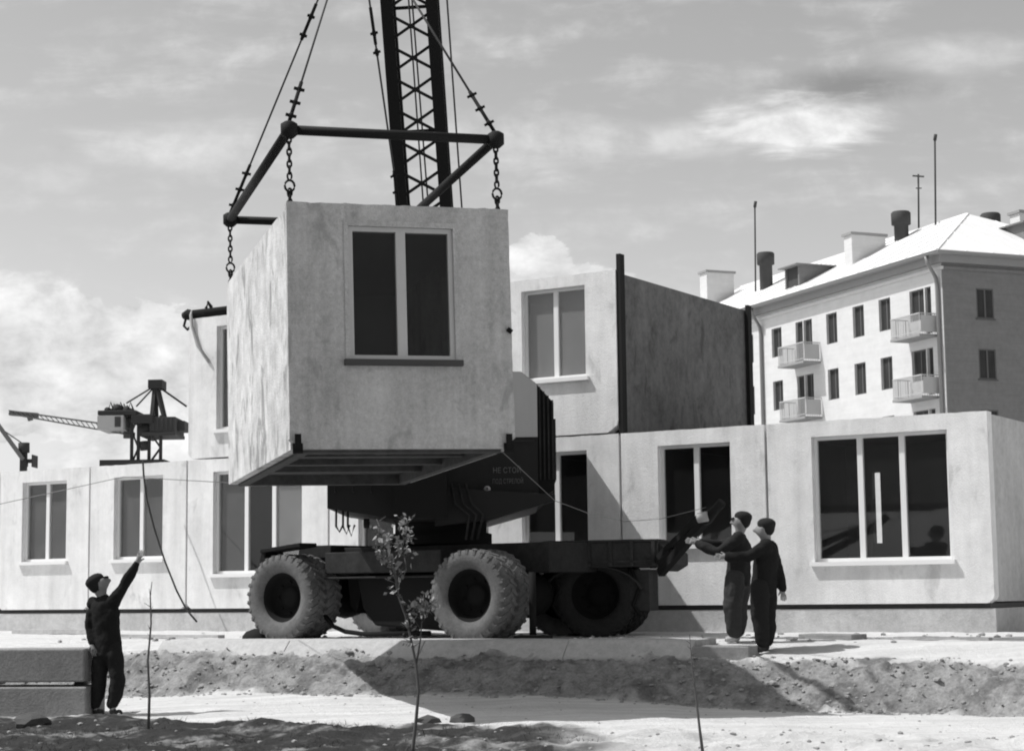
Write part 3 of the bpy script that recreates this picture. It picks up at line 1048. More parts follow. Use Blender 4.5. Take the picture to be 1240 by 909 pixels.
for x, y in ((-8.0, 22.6), (-6.4, 22.4), (-5.3, 22.2)):
    sp2 = MB().box((x, y, .402), (x + .12, y + .38, .453))
    o = sp2.build('timber_spacer', 'bark')
    tag(o, 'thin dark timber spacer between the two long concrete blocks', 'timber', 'timber spacers between the concrete blocks')


for lab, a_, b2_, dw, hh in (('pale plank lying on the terrace by the drooping cable', (112, 766, 30.5), (268, 764, 29.0), .16, .05), ('pale plank lying along the wall foot at the far left', (20, 752, 34.), (120, 752, 32.6), .2, .08),
                              ('pale plank lying on the terrace at the far right', (1085, 786, 24.), (1200, 789, 23.4), .2, .04)):
    p, q = at(*a_), at(*b2_)
    p.z, q.z = ground_z(p.x, p.y) + hh / 2, ground_z(q.x, q.y) + hh / 2
    mb = MB()
    mb.bar((0, 0, 0), q - p, dw, hh)
    o = mb.build('plank', 'slab')
    o.location = p
    tag(o, lab, 'plank')

# ------------------------------------------------------------------ people
def skin_obj(name, verts, edges, m, parent, root=0, sub=2):
    me = bpy.data.meshes.new(name)
    me.from_pydata([v[0] for v in verts], edges, [])
    o = bpy.data.objects.new(name, me)
    COL.objects.link(o)
    k = o.modifiers.new('skin', 'SKIN')
    k.use_smooth_shade = True
    sv = me.skin_vertices[0].data
    for i, v in enumerate(verts):
        r = v[1]
        sv[i].radius = r if isinstance(r, tuple) else (r, r)
        sv[i].use_root = (i == root)
    s = o.modifiers.new('smooth', 'SUBSURF')
    s.levels = s.render_levels = sub
    me.materials.append(M[m])
    if parent is not None:
        o.parent = parent
    return o


def limb(mb, pts, rs):
    """tapered limb with rounded joints"""
    pts = [Vector(p) for p in pts]
    mb.tube(pts, rs, 14)
    for p, r in zip(pts, rs):
        vs, fs = [], []
        for i in range(9):
            a = PI * i / 8
            for k in range(12):
                t = 2 * PI * k / 12
                vs.append(p + Vector((math.sin(a) * math.cos(t), math.sin(a) * math.sin(t), math.cos(a))) * (r * .995))
        for i in range(8):
            for k in range(12):
                k2 = (k + 1) % 12
                fs.append((i * 12 + k, i * 12 + k2, i * 12 + 12 + k2, i * 12 + 12 + k))
        mb.add(vs, fs, None, True)


def loft(mb, secs):
    """torso from elliptical sections (centre, width axis, half width, half depth)"""
    n = 20
    vs, fs = [], []
    for c, ax, a, b_ in secs:
        ax = Vector(ax).normalized()
        ay = Vector((0, 0, 1)).cross(ax).normalized()
        for k in range(n):
            t = 2 * PI * k / n
            vs.append(Vector(c) + ax * (a * math.cos(t)) + ay * (b_ * math.sin(t)))
    for i in range(len(secs) - 1):
        for k in range(n):
            k2 = (k + 1) % n
            fs.append((i * n + k, i * n + k2, (i + 1) * n + k2, (i + 1) * n + k))
    fs.append(tuple(range(n))[::-1])
    fs.append(tuple((len(secs) - 1) * n + k for k in range(n)))
    mb.add(vs, fs, None, True)


wrk = bpy.data.textures.new('cloth folds', 'CLOUDS')
wrk.noise_scale = .16
wrk.noise_depth = 2


def cloth(mb, name, m, parent):
    o = mb.build(name, m, parent)
    r = o.modifiers.new('fuse', 'REMESH')
    r.mode = 'VOXEL'
    r.voxel_size = .014
    r.use_smooth_shade = True
    k = o.modifiers.new('soft', 'SMOOTH')
    k.iterations = 5
    k.factor = .6
    d = o.modifiers.new('folds', 'DISPLACE')
    d.texture = wrk
    d.texture_coords = 'LOCAL'
    d.strength = .045
    d.mid_level = .5
    return o


def person(label, loc, J, jacket, trousers, cap, boots, group=None, leg_r=.085, light_cap=False, bulk=1., peak=True):
    """J: joints in metres from the point between the feet (x right, y away from the camera, z up)"""
    V = {k: Vector(v) for k, v in J.items()}
    vs, es = [], []

    def add(p, r, par=None):
        vs.append((tuple(p), r))
        i = len(vs) - 1
        if par is not None:
            es.append((par, i))
        return i

    fd = V['face'].normalized()
    pel = add(V['pelvis'], .10)
    wa = add(V['pelvis'].lerp(V['chest'], .5), .075, pel)
    chst = add(V['chest'], .065, wa)
    nb = add(V['neck'], .062, chst)
    hd = V['head']
    jaw = add(hd - fd * .0 + Vector((0, 0, -.075)) * 1.0, .084, nb)
    sk = add(hd - fd * .012, .132, jaw)
    add(hd - fd * .018 + (V['head'] - V['neck']).normalized() * .085, .094, sk)
    add(hd + fd * .118 + Vector((0, 0, -.014)), .034, sk)
    add(hd + fd * .158 + Vector((0, 0, -.025)), .012, len(vs) - 1)
    sd = fd.cross(Vector((0, 0, 1))).normalized()
    for s in (-1, 1):
        add(hd + sd * (.105 * s) - fd * .01, .018, sk)
    for S in ('L', 'R'):
        sh = add(V['s' + S] - Vector((0, 0, .02)), .032, chst)
        el = add(V['e' + S], .036, sh)
        wr_ = add(V['h' + S], .029, el)
        hdir = V['g' + S].normalized() if 'g' + S in V else (V['h' + S] - V['e' + S]).normalized()
        sdv = hdir.cross(Vector((0, 1, 0)))
        if sdv.length < .2:
            sdv = hdir.cross(Vector((1, 0, 0)))
        sdv.normalize()
        bend = sdv.cross(hdir).normalized()
        palm = add(V['h' + S] + hdir * .055, .030, wr_)
        pe = add(V['h' + S] + hdir * .085, .032, palm)
        for q, ln in ((-1.5, .062), (-.5, .075), (.5, .08), (1.5, .068)):
            b_ = V['h' + S] + hdir * .095 + sdv * (q * .020)
            f1 = add(b_, .0095, pe)
            f2 = add(b_ + hdir * (ln * .5) + bend * .008, .009, f1)
            add(b_ + hdir * (ln * .85) + bend * .03, .008, f2)
        t1 = add(V['h' + S] + hdir * .05 - sdv * .04, .012, palm)
        add(V['h' + S] + hdir * .085 - sdv * .06 + bend * .015, .010, t1)
        hp = add(V['p' + S], .085, pel)
        kn = add(V['k' + S], .055, hp)
        an = add(V['a' + S], .038, kn)
        add(V['a' + S] + Vector((0, 0, -.045)), .036, an)
        add(V['t' + S], .032, len(vs) - 1)
    body = skin_obj('person', vs, es, 'skin', None, 0, 1)
    body.location = loc
    tag(body, label, 'person', group)
    sax = (V['sR'] - V['sL'])
    sax.z *= .5
    sax.normalize()
    pax = (V['pR'] - V['pL'])
    pax.z = 0
    pax.normalize()
    jk = MB()
    up_ = (V['chest'] - V['pelvis']).normalized()
    mid_ = V['pelvis'].lerp(V['chest'], .45)
    B_ = bulk
    loft(jk, [(V['pelvis'] - up_ * .13, pax, .185 * B_, .150 * B_), (V['pelvis'] - up_ * .02, pax, .195 * B_, .16 * B_), (mid_, sax, .185 * B_, .155 * B_), (V['chest'] - up_ * .02, sax, .205 * B_, .16 * B_),
              (V['chest'].lerp(V['neck'], .45), sax, .195 * B_, .13 * B_), (V['chest'].lerp(V['neck'], .78), sax, .12 * B_, .09 * B_), (V['neck'] + Vector((0, 0, .015)), sax, .066 * B_, .066 * B_)])
    for S in ('L', 'R'):
        limb(jk, [V['chest'].lerp(V['s' + S], .55), V['s' + S], V['s' + S].lerp(V['e' + S], .5), V['e' + S], V['e' + S].lerp(V['h' + S], .5), V['e' + S].lerp(V['h' + S], .98)],
             [q * B_ for q in (.10, .092, .080, .070, .066, .054)])
    cloth(jk, 'jacket', jacket, body)
    ts = MB()
    loft(ts, [(V['pelvis'] + up_ * .12, pax, .150, .115), (V['pelvis'], pax, .165, .128), (V['pelvis'] - Vector((0, 0, .12)), pax, .165, .13), (V['pelvis'] - Vector((0, 0, .2)), pax, .10, .08)])
    for S in ('L', 'R'):
        p_, k_, a_ = V['p' + S], V['k' + S], V['a' + S]
        limb(ts, [p_, p_.lerp(k_, .45), k_, k_.lerp(a_, .5), a_ + Vector((0, 0, .07))], [leg_r * 1.12, leg_r * 1.1, leg_r * .95, leg_r * .93, leg_r * .78])
    cloth(ts, 'trousers', trousers, body)
    for S in ('L', 'R'):
        A_, T_ = V['a' + S], V['t' + S]
        bv_ = [(tuple(A_ + Vector((0, 0, .03))), .052), (tuple(A_ + Vector((0, 0, -.05))), .050), (tuple(A_.lerp(T_, .55) + Vector((0, 0, -.02))), .046), (tuple(T_), .040)]
        skin_obj('boot', bv_, [(0, 1), (1, 2), (2, 3)], boots, body, 0, 1)
    # cap
    hup = (V['head'] - V['neck']).normalized()
    hup = (hup - fd * hup.dot(fd)).normalized()
    side = fd.cross(hup).normalized()
    f2 = hup.cross(side).normalized()
    mm = Matrix((side, f2, hup)).transposed().to_4x4()
    T = Matrix.Translation(V['head'] + hup * .044 - fd * .026) @ mm
    cp = MB().lathe([(.108, -.022), (.113, .0), (.118, .028), (.112, .058), (.082, .086), (.045, .100), (.001, .104)], 20, T)
    br = []
    for k in range(9):
        t = PI * (k / 8)
        br.append((.10 * math.cos(t), -(.095 + .055 * math.sin(t)) if False else (.098 + .065 * math.sin(t)) * 1.0, 0))
    if not light_cap:
        cp.poly([(x, y, -.005 - (y - .08) * .25) for x, y, z in br], (0, 0, .014), T @ Matrix.Scale(1, 4))
    cp.build('cap', cap, body)
    hm = MB()
    hT = Matrix.Translation(V['head'] - fd * .034 + hup * .016) @ mm @ Matrix.Diagonal((.106, .100, .104, 1))
    hm.lathe([(.001, -.98), (.35, -.93), (.66, -.74), (.88, -.45), (.98, -.1), (.98, .2), (.86, .5), (.6, .8), (.001, 1.)], 18, hT)
    hm.build('hair', cap, body)
    return body


# man waving at the left
zl_ = ground_z(-4.9, 21.9, False)
pL = at(125, 855, 21.9)
pL.z = ground_z(pL.x, pL.y)
person('workman in dark clothes and cap seen from behind, right arm raised high', pL, {
    'pelvis': (.045, .0, .83), 'chest': (.01, -.01, 1.23), 'neck': (-.03, .0, 1.41), 'head': (-.065, .015, 1.545), 'face': (.80, .30, .52),
    'sL': (-.155, .08, 1.335), 'eL': (-.19, .05, 1.06), 'hL': (-.135, -.02, .86),
    'sR': (.125, -.07, 1.34), 'eR': (.26, -.03, 1.575), 'hR': (.375, .0, 1.80), 'gR': (.4, 0, .9),
    'pL': (-.04, .05, .80), 'kL': (-.055, .03, .43), 'aL': (-.10, .06, .085), 'tL': (-.05, .22, .04),
    'pR': (.12, -.05, .80), 'kR': (.18, -.05, .43), 'aR': (.125, -.07, .085), 'tR': (.21, .06, .04)},
    'jacket', 'trousers', 'cap', 'boots', leg_r=.095, bulk=.88)

# two men at the right
pA_ = at(893, 776, 24.1)
pA_.z = ground_z(pA_.x, pA_.y) + .0
person('workman in dark jacket and cap, nearer the drawbar, both arms stretched out', pA_, {
    'pelvis': (.03, .0, .86), 'chest': (.06, .02, 1.21), 'neck': (.065, .03, 1.41), 'head': (.09, .03, 1.565), 'face': (-.85, .45, .10),
    'sL': (.02, -.16, 1.35), 'eL': (-.24, -.18, 1.17), 'hL': (-.50, -.06, 1.29), 'gL': (-.9, .1, .3),
    'sR': (.10, .19, 1.35), 'eR': (-.15, .22, 1.26), 'hR': (-.42, .12, 1.30), 'gR': (-.9, -.1, .3),
    'pL': (-.02, -.09, .83), 'kL': (-.065, -.08, .45), 'aL': (-.045, -.07, .085), 'tL': (-.18, -.10, .04),
    'pR': (.07, .09, .83), 'kR': (.04, .09, .45), 'aR': (.02, .10, .085), 'tR': (-.10, .10, .04)},
    'jacket_b', 'trousers_b', 'cap', 'boots_light', leg_r=.125)
pB_ = at(925, 787, 23.3)
pB_.z = ground_z(pB_.x, pB_.y)
person('rightmost workman in dark clothes, face turned up, one arm reaching left, other hanging', pB_, {
    'pelvis': (.02, .0, .86), 'chest': (.06, .0, 1.21), 'neck': (.075, .0, 1.40), 'head': (.05, .0, 1.545), 'face': (-.85, .35, .05),
    'sL': (.05, -.17, 1.33), 'eL': (-.18, -.20, 1.21), 'hL': (-.45, -.18, 1.20), 'gL': (-1, 0, .05),
    'sR': (.145, .14, 1.32), 'eR': (.22, .10, 1.05), 'hR': (.26, .02, .80), 'gR': (.1, 0, -1),
    'pL': (-.04, -.09, .83), 'kL': (-.05, -.08, .45), 'aL': (-.02, -.08, .085), 'tL': (-.14, -.12, .04),
    'pR': (.07, .08, .83), 'kR': (.07, .07, .45), 'aR': (.05, .08, .085), 'tR': (-.07, .10, .04)},
    'jacket', 'trousers', 'cap', 'boots', leg_r=.115, light_cap=True)

# ------------------------------------------------------------------ apartment house behind
C0 = Vector((20.3385, 85., 0))
AX = Vector((.3747, -.9272, 0))
AYAW = math.atan2(AX.y, AX.x)
ap = thing('apartment_house', 'pale four storey apartment house with hipped roof beyond the room blocks', 'house', C0, AYAW)
LEN, DEP = 36., 12.
ZG, ZE = .7, 16.95
rows = [15.65, 12.73, 9.81, 6.89]
cols = [(-5.42, -4.40), (-7.80, -6.77), (-10.34, -9.30), (-16.0, -14.93), (-19.1, -18.05), (-21.5, -20.4)]
balc = [(-2.74, -1.55, -1.47, -.97), (-12.62, -11.76, -13.44, -12.70)]
holes, wins = [], []
for zt in rows:
    for x0, x1 in cols:
        holes.append(rect(x0, x1, zt - 1.6, zt))
        wins.append((x0, x1, zt - 1.6, zt, [.5, .5], 'window'))
    for a, b_, c, d in balc:
        holes.append(rect(a, b_, zt - 1.5, zt))
        wins.append((a, b_, zt - 1.5, zt, [.5, .5], 'window'))
        holes.append(rect(c, d, zt - 2.25, zt))
        wins.append((c, d, zt - 2.25, zt, [1.], 'balcony_door'))
MB().sheet(rect(-LEN, -.062, ZG, ZE), holes, 0, .35).build('wall', 'apt_wall', ap)
Te = Matrix(((0, -1, 0, 0), (1, 0, 0, 0), (0, 0, 1, 0), (0, 0, 0, 1)))
eh, ew = [], []
for zt in (15.5, 12.6, 9.7, 6.8):
    for y0 in (1.86, 6.9):
        eh.append(rect(y0, y0 + 1.0, zt - 1.45, zt))
        ew.append((y0, y0 + 1.0, zt - 1.45, zt))
we = MB().sheet(rect(.0, DEP, ZG, ZE), eh, 0, .06, Te).build('wall', 'apt_shade', ap)
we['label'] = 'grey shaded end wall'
MB().box((-LEN, DEP - .3, ZG), (-.36, DEP, ZE)).build('wall', 'apt_wall', ap)
MB().box((-LEN, .36, ZG), (-LEN + .3, DEP - .31, ZE)).build('wall', 'apt_wall', ap)
for x0, x1, z0, z1, l, nm in wins:
    window(ap, x0, x1, z0, z1, l, yf=.14, frame_m='apt_frame', gm_='apt_win', sill=False, fo=.07, mu=.09, depth=.05, name=nm)
for y0, y1, z0, z1 in ew:
    o = window(ap, y0, y1, z0, z1, [.5, .5], yf=.005, T=Te, frame_m='apt_frame', gm_='apt_win', sill=True, sill_m='apt_frame', fo=.07, mu=.09, depth=.05, sill_out=.06)
# cornice, frieze, eave
cn = MB()
cn.box((-LEN - .3, -.12, 16.30), (.12, -.002, 16.44))
cn.build('cornice', 'apt_wall', ap)
MB().box((.002, .0, 16.30), (.12, DEP, 16.44)).build('cornice', 'apt_shade', ap)  # end return of the cornice in the shade-darkened wall grey
ev = MB()
ev.box((-LEN - .7, -.72, 16.96), (.72, DEP + .7, 17.07))
ev.box((-LEN - .3, -.28, 16.62), (.28, -.003, 16.955)).box((.003, 0, 16.62), (.28, DEP, 16.955))
ev.build('eave', 'apt_trim', ap)
rz0, rz1 = 17.075, 20.55
rf = MB()
e0, e1 = -.78, DEP + .78
vs = [(.78, e0, rz0), (.78, e1, rz0), (-LEN - .78, e1, rz0), (-LEN - .78, e0, rz0), (-6., DEP / 2, rz1), (-LEN + 6, DEP / 2, rz1)]
rf.add(vs, [(0, 4, 5, 3), (0, 1, 4), (1, 2, 5, 4), (2, 3, 5), (0, 3, 2, 1)])
roof = rf.build('roof', 'roof', ap)
sl_ = (rz1 - rz0) / (DEP / 2 + .78)


def rzf(y):
    return rz0 + sl_ * (y + .78)


sm = MB()                                                  # standing seams and hip ridge
for k in range(26):
    x = -LEN + .5 + k * 1.4
    ytop = min(DEP / 2, max(-.5, (-x + .78) - .78)) if x > -6 else DEP / 2
    if x < 0.3:
        sm.bar((x, -.75, rzf(-.75) + .02), (x, max(ytop, -.6), rzf(max(ytop, -.6)) + .02), .05, .05)
sm.bar(vs[0], vs[4], .12, .08)
sm.bar(vs[4], vs[5], .14, .1)
for k in range(1, 9):
    y = -.6 + k * 1.5
    lim = min(y + .78, DEP - y + .78)
    sm.bar((.76, y, rz0 + .02), (.78 - lim * .97, y, rz0 + sl_ * lim * .97 + .02), .05, .05)
sm.build('roof_seam', 'roof', roof)


def rzh(x, y):
    return rz0 + sl_ * min(y + .78, DEP - y + .78, .78 - x)


def chim(x, y, w, d, zt, m='apt_wall'):
    o = MB().box((x - w / 2, y - d / 2, rzh(x, y) - .7), (x + w / 2, y + d / 2, zt)).build('chimney', m, roof)
    c = MB().box((x - w / 2 - .1, y - d / 2 - .1, zt + .002), (x + w / 2 + .1, y + d / 2 + .1, zt + .14)).build('chimney', 'apt_trim', roof)
    return o


chim(-10.9, 2.9, .75, 2.1, 20.05)
chim(-28.0, 3.2, .9, 1.9, 20.9)
chim(-4.9, 8.5, .8, .8, 20.45)


def vent(x, y, zt, r=.38):
    T = Matrix.Translation((x, y, 0))
    MB().lathe([(r, rzh(x, y) - .6), (r, zt - .75), (r * 1.35, zt - .7), (r * 1.38, zt - .08), (r * 1.2, zt), (.001, zt)], 20, T).build('ventilator', 'vent', roof)


vent(-10.4, 4.9, 21.45)
vent(-21.6, 3.0, 21.1)
vent(-6.4, 7.7, 20.75, .38)


def dormer(x0, x1, y0, h, T=None):
    y1 = y0 + h / sl_
    zb = rzf(y0) - .02
    d_ = MB()
    for x in (x0, x1 - .12):
        d_.poly([(x, y0, zb), (x, y1, rzf(y1)), (x, y0, zb + h)], (.12, 0, 0), T)
    d_.box((x0 - .25, y0 - .3, zb + h + .002), (x1 + .25, y1, zb + h + .07), T)
    o = d_.build('dormer', 'apt_shade', roof)
    MB().box((x0 + .122, y0 + .1, zb), (x1 - .122, y0 + .16, zb + h), T).build('dormer_window', 'vent', roof)


dormer(-15.4, -13.9, .6, 1.15)
Tend = Matrix(((0, -1, 0, 0), (1, 0, 0, 0), (0, 0, 1, 0), (0, 0, 0, 1)))
dormer(6.3, 8.0, 1.9, .85, Tend)
AM = (Matrix.Translation(C0) @ Matrix.Rotation(AYAW, 4, 'Z')).inverted()
for px, y0, y1, d in ((914, 345, 246, 104), (1112, 276, 211, 97), (1132, 272, 165, 95)):
    an = MB().tube([AM @ at(px + (y0 - y1) * .01, y0 + 8, d), AM @ at(px, y1, d)], .055, 6)
    if px == 1112:
        an.bar(AM @ at(1105, 213, d), AM @ at(1119, 214, d), .07)
        an.bar(AM @ at(1109, 228, d), AM @ at(1116, 228, d), .05)
    else:
        an.tube([AM @ at(px, y1 + 5, d), AM @ at(px + 1, y1 - 2, d)], .10, 6)
    an.build('antenna', 'vent', roof)
# downpipes
for (x, y) in ((-.28, -.12), (-17.0, -.12)):
    dp = MB()
    dp.tube([(x, -.66, 16.93), (x, -.62, 16.6), (x, -.16, 15.9), (x, y, 15.5), (x, y, ZG)], .10, 8)
    dp.build('downpipe', 'pipe', ap)
# balconies
for (x0, x1) in ((-2.95, -.5), (-13.65, -11.0)):
    for zt in rows[:3]:
        zs = zt - 2.38
        bl = MB().box((x0, -1.05, zs - .11), (x1, -.002, zs)).build('balcony', 'apt_trim', ap)
        rl = MB()
        for p, q in (((x0 + .03, -1.0), (x1 - .03, -1.0)), ((x0 + .03, -1.0), (x0 + .03, -.01)), ((x1 - .03, -1.0), (x1 - .03, -.01))):
            rl.bar((*p, zs + .98), (*q, zs + .98), .05)
            rl.bar((*p, zs + .12), (*q, zs + .12), .03)
        n = 26
        for k in range(n + 1):
            x = x0 + .05 + (x1 - x0 - .1) * k / n
            rl.bar((x, -1.0, zs + .0), (x, -1.0, zs + .98), .022)
        for k in range(7):
            y = -1.0 + .98 * k / 7
            for x in (x0 + .03, x1 - .03):
                rl.bar((x, y, zs), (x, y, zs + .98), .022)
        rl.build('railing', 'balc', bl)
        MB().box((x1 - .012, -.96, zs + .1), (x1 - .002, -.06, zs + .9)).build('balcony_screen', 'balc', bl)

# ------------------------------------------------------------------ far cranes at the left
FD = 62.
fc = thing('portal_crane', 'dark crane with cab, tower legs and long pale jib beyond the left roofs', 'crane', at(180, 560, FD) * 1.0)
F0 = fc.location.copy()
fc.location.z = .8
F0.z = .8


def fl_(px, py, dd=0.):
    return at(px, py, FD + dd) - F0


for (xa_, xb_) in ((160, 168), (181, 195)):
    lg = MB()
    for dd in (-.7, .7):
        for px in (xa_, xb_):
            p = fl_(px, 503, dd)
            q = p.copy()
            q.z = 0
            lg.bar(p, q, .10)
        pa, pb_ = fl_(xa_, 503, dd), fl_(xb_, 503, dd)
        for k in range(9):
            z0_, z1_ = pa.z - k * .55, pa.z - (k + 1) * .55
            if k % 2:
                lg.bar((pa.x, pa.y, z0_), (pb_.x, pb_.y, z1_), .05)
            else:
                lg.bar((pb_.x, pb_.y, z0_), (pa.x, pa.y, z1_), .05)
    lg.build('tower_leg', 'far_steel', fc)
plf = MB()
for a, b_, h in (((126, 503), (172, 504), .16), ((166, 510), (192, 508), .30)):
    p, q = fl_(*a), fl_(*b_)
    plf.box((p.x, -1.0, p.z - h / 2), (q.x, 1.0, p.z + h / 2))
plf.build('platform', 'far_steel', fc, .03)
wd_ = MB()
for px, py, r_ in ((136, 499, .10), (148, 497, .15), (159, 499, .12), (180, 524, .22)):
    p = fl_(px, py)
    wd_.tube([p + Vector((0, -.8, 0)), p + Vector((0, .8, 0))], r_, 12)
wd_.build('winch_drum', 'far_steel', fc)
p, q = fl_(126, 523), fl_(157, 506)
MB().box((p.x, -1.03, p.z), (q.x, .7, q.z)).build('cab', 'far_pale', fc)
p, q = fl_(147, 520), fl_(154, 508)
MB().box((p.x, -1.06, p.z), (q.x, -1.032, q.z)).build('cab_window', 'vent', fc)
p, q = fl_(178, 530), fl_(222, 507)
eh_ = MB().box((p.x, -.9, p.z), (q.x - .1, .9, p.z + .12)).box((p.x + .25, -.85, p.z + .122), (q.x - .12, .85, q.z))
eh_.box((q.x - .118, -.4, q.z - .45), (q.x + .12, .4, q.z - .1))
for k in range(5):
    eh_.box((p.x + .35 + k * .15, -.88, p.z + .2), (p.x + .41 + k * .15, -.852, q.z - .06))
eh_.build('engine_house', 'vent', fc, .02)
af = MB()
tp = fl_(189, 466)
for px, dd in ((183, -.7), (183, .7), (201, -.7), (201, .7), (190, -.5)):
    af.bar(fl_(px, 512, dd), tp + Vector((0, dd * .3, 0)), .12)
af.box((tp.x - .2, -.4, tp.z - .15), (tp.x + .28, .4, tp.z + .14))
af.build('gantry_frame', 'far_steel', fc)
wi = MB()
for a in ((153, 488), (165, 492)):
    wi.tube([tp, fl_(*a)], .03, 5)
wi.tube([tp, fl_(226, 492)], .035, 5)
for k in range(7):
    px = 131 + k * 4
    wi.tube([fl_(px, 497, (k % 3 - 1) * .5), fl_(px + 3, 487 + (k % 3) * 2, (k % 3 - 1) * .5), fl_(px + 7, 497, (k % 3 - 1) * .5)], .035, 5)
wi.build('stay_wire', 'far_steel', fc)
jb = MB()
a0, a1 = fl_(160, 527), fl_(12, 501)
for s in (-.16, .16):
    for z in (0, .26):
        jb.bar(a0 + Vector((0, s, z)), a1 + Vector((0, s, z * .4)), .035)
for k in range(24):
    t0, t1 = k / 24, (k + 1) / 24
    p, q = a0.lerp(a1, t0), a0.lerp(a1, t1)
    jb.bar(p + Vector((0, -.16, 0)), q + Vector((0, -.16, .26 - .16 * t1)), .025)
jb.bar(fl_(12, 500), fl_(46, 503), .26, .16)
jb.bar(fl_(36, 505), fl_(37, 509), .15)
jb.bar(fl_(150, 527), fl_(163, 527), .2, .2)
jb.build('jib', 'far_jib', fc)
MB().tube([fl_(174, 534, -.7), fl_(175, 545, -.7)], .14, 8).build('hook_block', 'far_steel', fc)
rl = MB()
p, q = fl_(128, 563), fl_(205, 559)
rl.bar(Vector((p.x, 0, p.z)), Vector((q.x, 0, p.z)), 1.9, .22)
rl.build('lower_platform', 'far_steel', fc)

F2 = 95.
c2 = thing('derrick_crane', 'small far crane with slanting jib at the left edge', 'crane', at(30, 565, F2))
G0 = c2.location.copy()
c2.location.z = .8
G0.z = .8


def f2_(px, py, dd=0.):
    return at(px, py, F2 + dd) - G0


tw = MB()
p = f2_(29, 536)
tw.bar(Vector((p.x, 0, 0)), p, .32)
tw.tube([p, f2_(29, 548)], .3, 8)
tw.bar(f2_(26, 560), f2_(33, 560), .4)
tw.build('mast', 'far_steel', c2)
MB().bar(f2_(28, 556, -.3), f2_(-14, 498, -.3), .18, .2).build('jib', 'far_jib', c2)
MB().tube([f2_(29, 538), f2_(0, 518), f2_(-14, 499)], .03, 5).build('stay_wire', 'far_steel', c2)
MB().box(tuple(f2_(38, 565, -.5)), tuple(f2_(46, 552, .6))).bar(f2_(30, 558), f2_(39, 558), .2).build('counterweight', 'far_steel', c2)


# ------------------------------------------------------------------ saplings
def sapling(label, base, pts, r0, leaves=0, forks=(), lo=.5):
    """pts are offsets from the base"""
    root = thing('sapling', label, 'sapling', base)
    P = [Vector(p) for p in pts]
    mb = MB().tube(P, [r0 * (1 - .75 * i / (len(P) - 1)) for i in range(len(P))], 7)
    limbs = [P]
    for f in forks:
        F = [Vector(p) for p in f]
        mb.tube(F, [r0 * .55 * (1 - .7 * i / (len(F) - 1)) for i in range(len(F))], 6)
        limbs.append(F)
    tw_ = []
    for L in limbs:
        for k in range(26 if leaves else 9):
            t = random.uniform(lo, 1)
            i = min(int(t * (len(L) - 1)), len(L) - 2)
            p = L[i].lerp(L[i + 1], t * (len(L) - 1) - i)
            d = Vector((random.uniform(-1, 1), random.uniform(-1, 1), random.uniform(.3, 1.2))).normalized()
            ln = random.uniform(.05, .17) * (1 if leaves else .6)
            mb.tube([p, p + d * ln], [.004, .002], 4)
            tw_.append((p, d, ln))
    mb.build('trunk', 'bark', root)
    if leaves:
        lf = MB()
        for k in range(leaves):
            p, d, ln = random.choice(tw_)
            c = p + d * (ln * random.uniform(.2, 1.1)) + Vector((random.gauss(0, .018), random.gauss(0, .018), random.gauss(0, .02)))
            a = Vector((random.uniform(-1, 1), random.uniform(-1, 1), random.uniform(-.6, .9))).normalized()
            s = a.cross(Vector((random.uniform(-1, 1), random.uniform(-1, 1), random.uniform(-1, 1)))).normalized()
            L_ = random.uniform(.035, .085)
            w_ = L_ * .30
            n_ = a.cross(s)
            vs = [c, c + a * L_ * .5 + s * w_ + n_ * .004, c + a * L_, c + a * L_ * .5 - s * w_ + n_ * .004]
            lf.add(vs, [(0, 1, 2, 3)])
        lf.build('crown', 'leaf', root)
    return root


def gpt(px, py, d):
    p = at(px, py, d)
    p.z = ground_z(p.x, p.y) - .02
    return p


b1 = gpt(181, 880, 18.6)
sapling('thin bare sapling just right of the waving man', b1, [at(px, py, 18.6) - b1 for px, py in ((180, 882), (181, 840), (179, 800), (183, 755), (182, 720), (184, 704))], .016)
b2 = gpt(500, 912, 16.5)
q2 = lambda px, py, dd=0.: at(px, py, 16.5 + dd) - b2
sapling('forked sapling with sparse pale leaves in front of the crane', b2,
        [Vector((0, 0, 0)), q2(500, 905), q2(504, 870), q2(507, 835), q2(504, 805), q2(498, 775), q2(491, 745), q2(482, 720), q2(477, 690), q2(468, 660), q2(456, 628)], .018, 300,
        [[q2(504, 805), q2(509, 775), q2(511, 750), q2(514, 735)], [q2(480, 712, .1), q2(492, 690, .1), q2(488, 660, .12), q2(495, 630, .15)], [q2(482, 720), q2(478, 690, -.1), q2(462, 675, -.15), q2(460, 650, -.15)]], lo=.46)
b3 = gpt(851, 911, 16.6)
sapling('thin leaning bare sapling in front of the shaded bank', b3, [at(px, py, 16.6) - b3 for px, py in ((851, 911), (847, 880), (843, 845), (838, 805), (835, 768))], .015)

# ------------------------------------------------------------------ weeds and stones
wd = MB()
for k in range(5200):
    X = random.uniform(-6.5, 6.5)
    Y = random.uniform(15.8, 20.5)
    near = lines(X)[0]
    n2 = noise.fractal(Vector((X * .8, Y * 1.6, 9)), .8, 2, 5)
    if X > .3 + n2 or Y > near - .2 + n2 * .6 or noise.noise(Vector((X * 1.3, Y * 1.6, 20))) < .0 or (X > 1.5 and Y > 16.8):
        continue
    z = ground_z(X, Y)
    for q in range(3):
        h = random.uniform(.015, .06)
        a = random.uniform(0, 2 * PI)
        w_ = random.uniform(.002, .006)
        dx, dy = math.cos(a), math.sin(a)
        lx, ly = random.uniform(-.05, .05), random.uniform(-.05, .05)
        x_, y_ = X + random.uniform(-.05, .05), Y + random.uniform(-.05, .05)
        wd.add([(x_ - dx * w_, y_ - dy * w_, z - .01), (x_ + dx * w_, y_ + dy * w_, z - .01), (x_ + lx, y_ + ly, z + h)], [(0, 1, 2)])
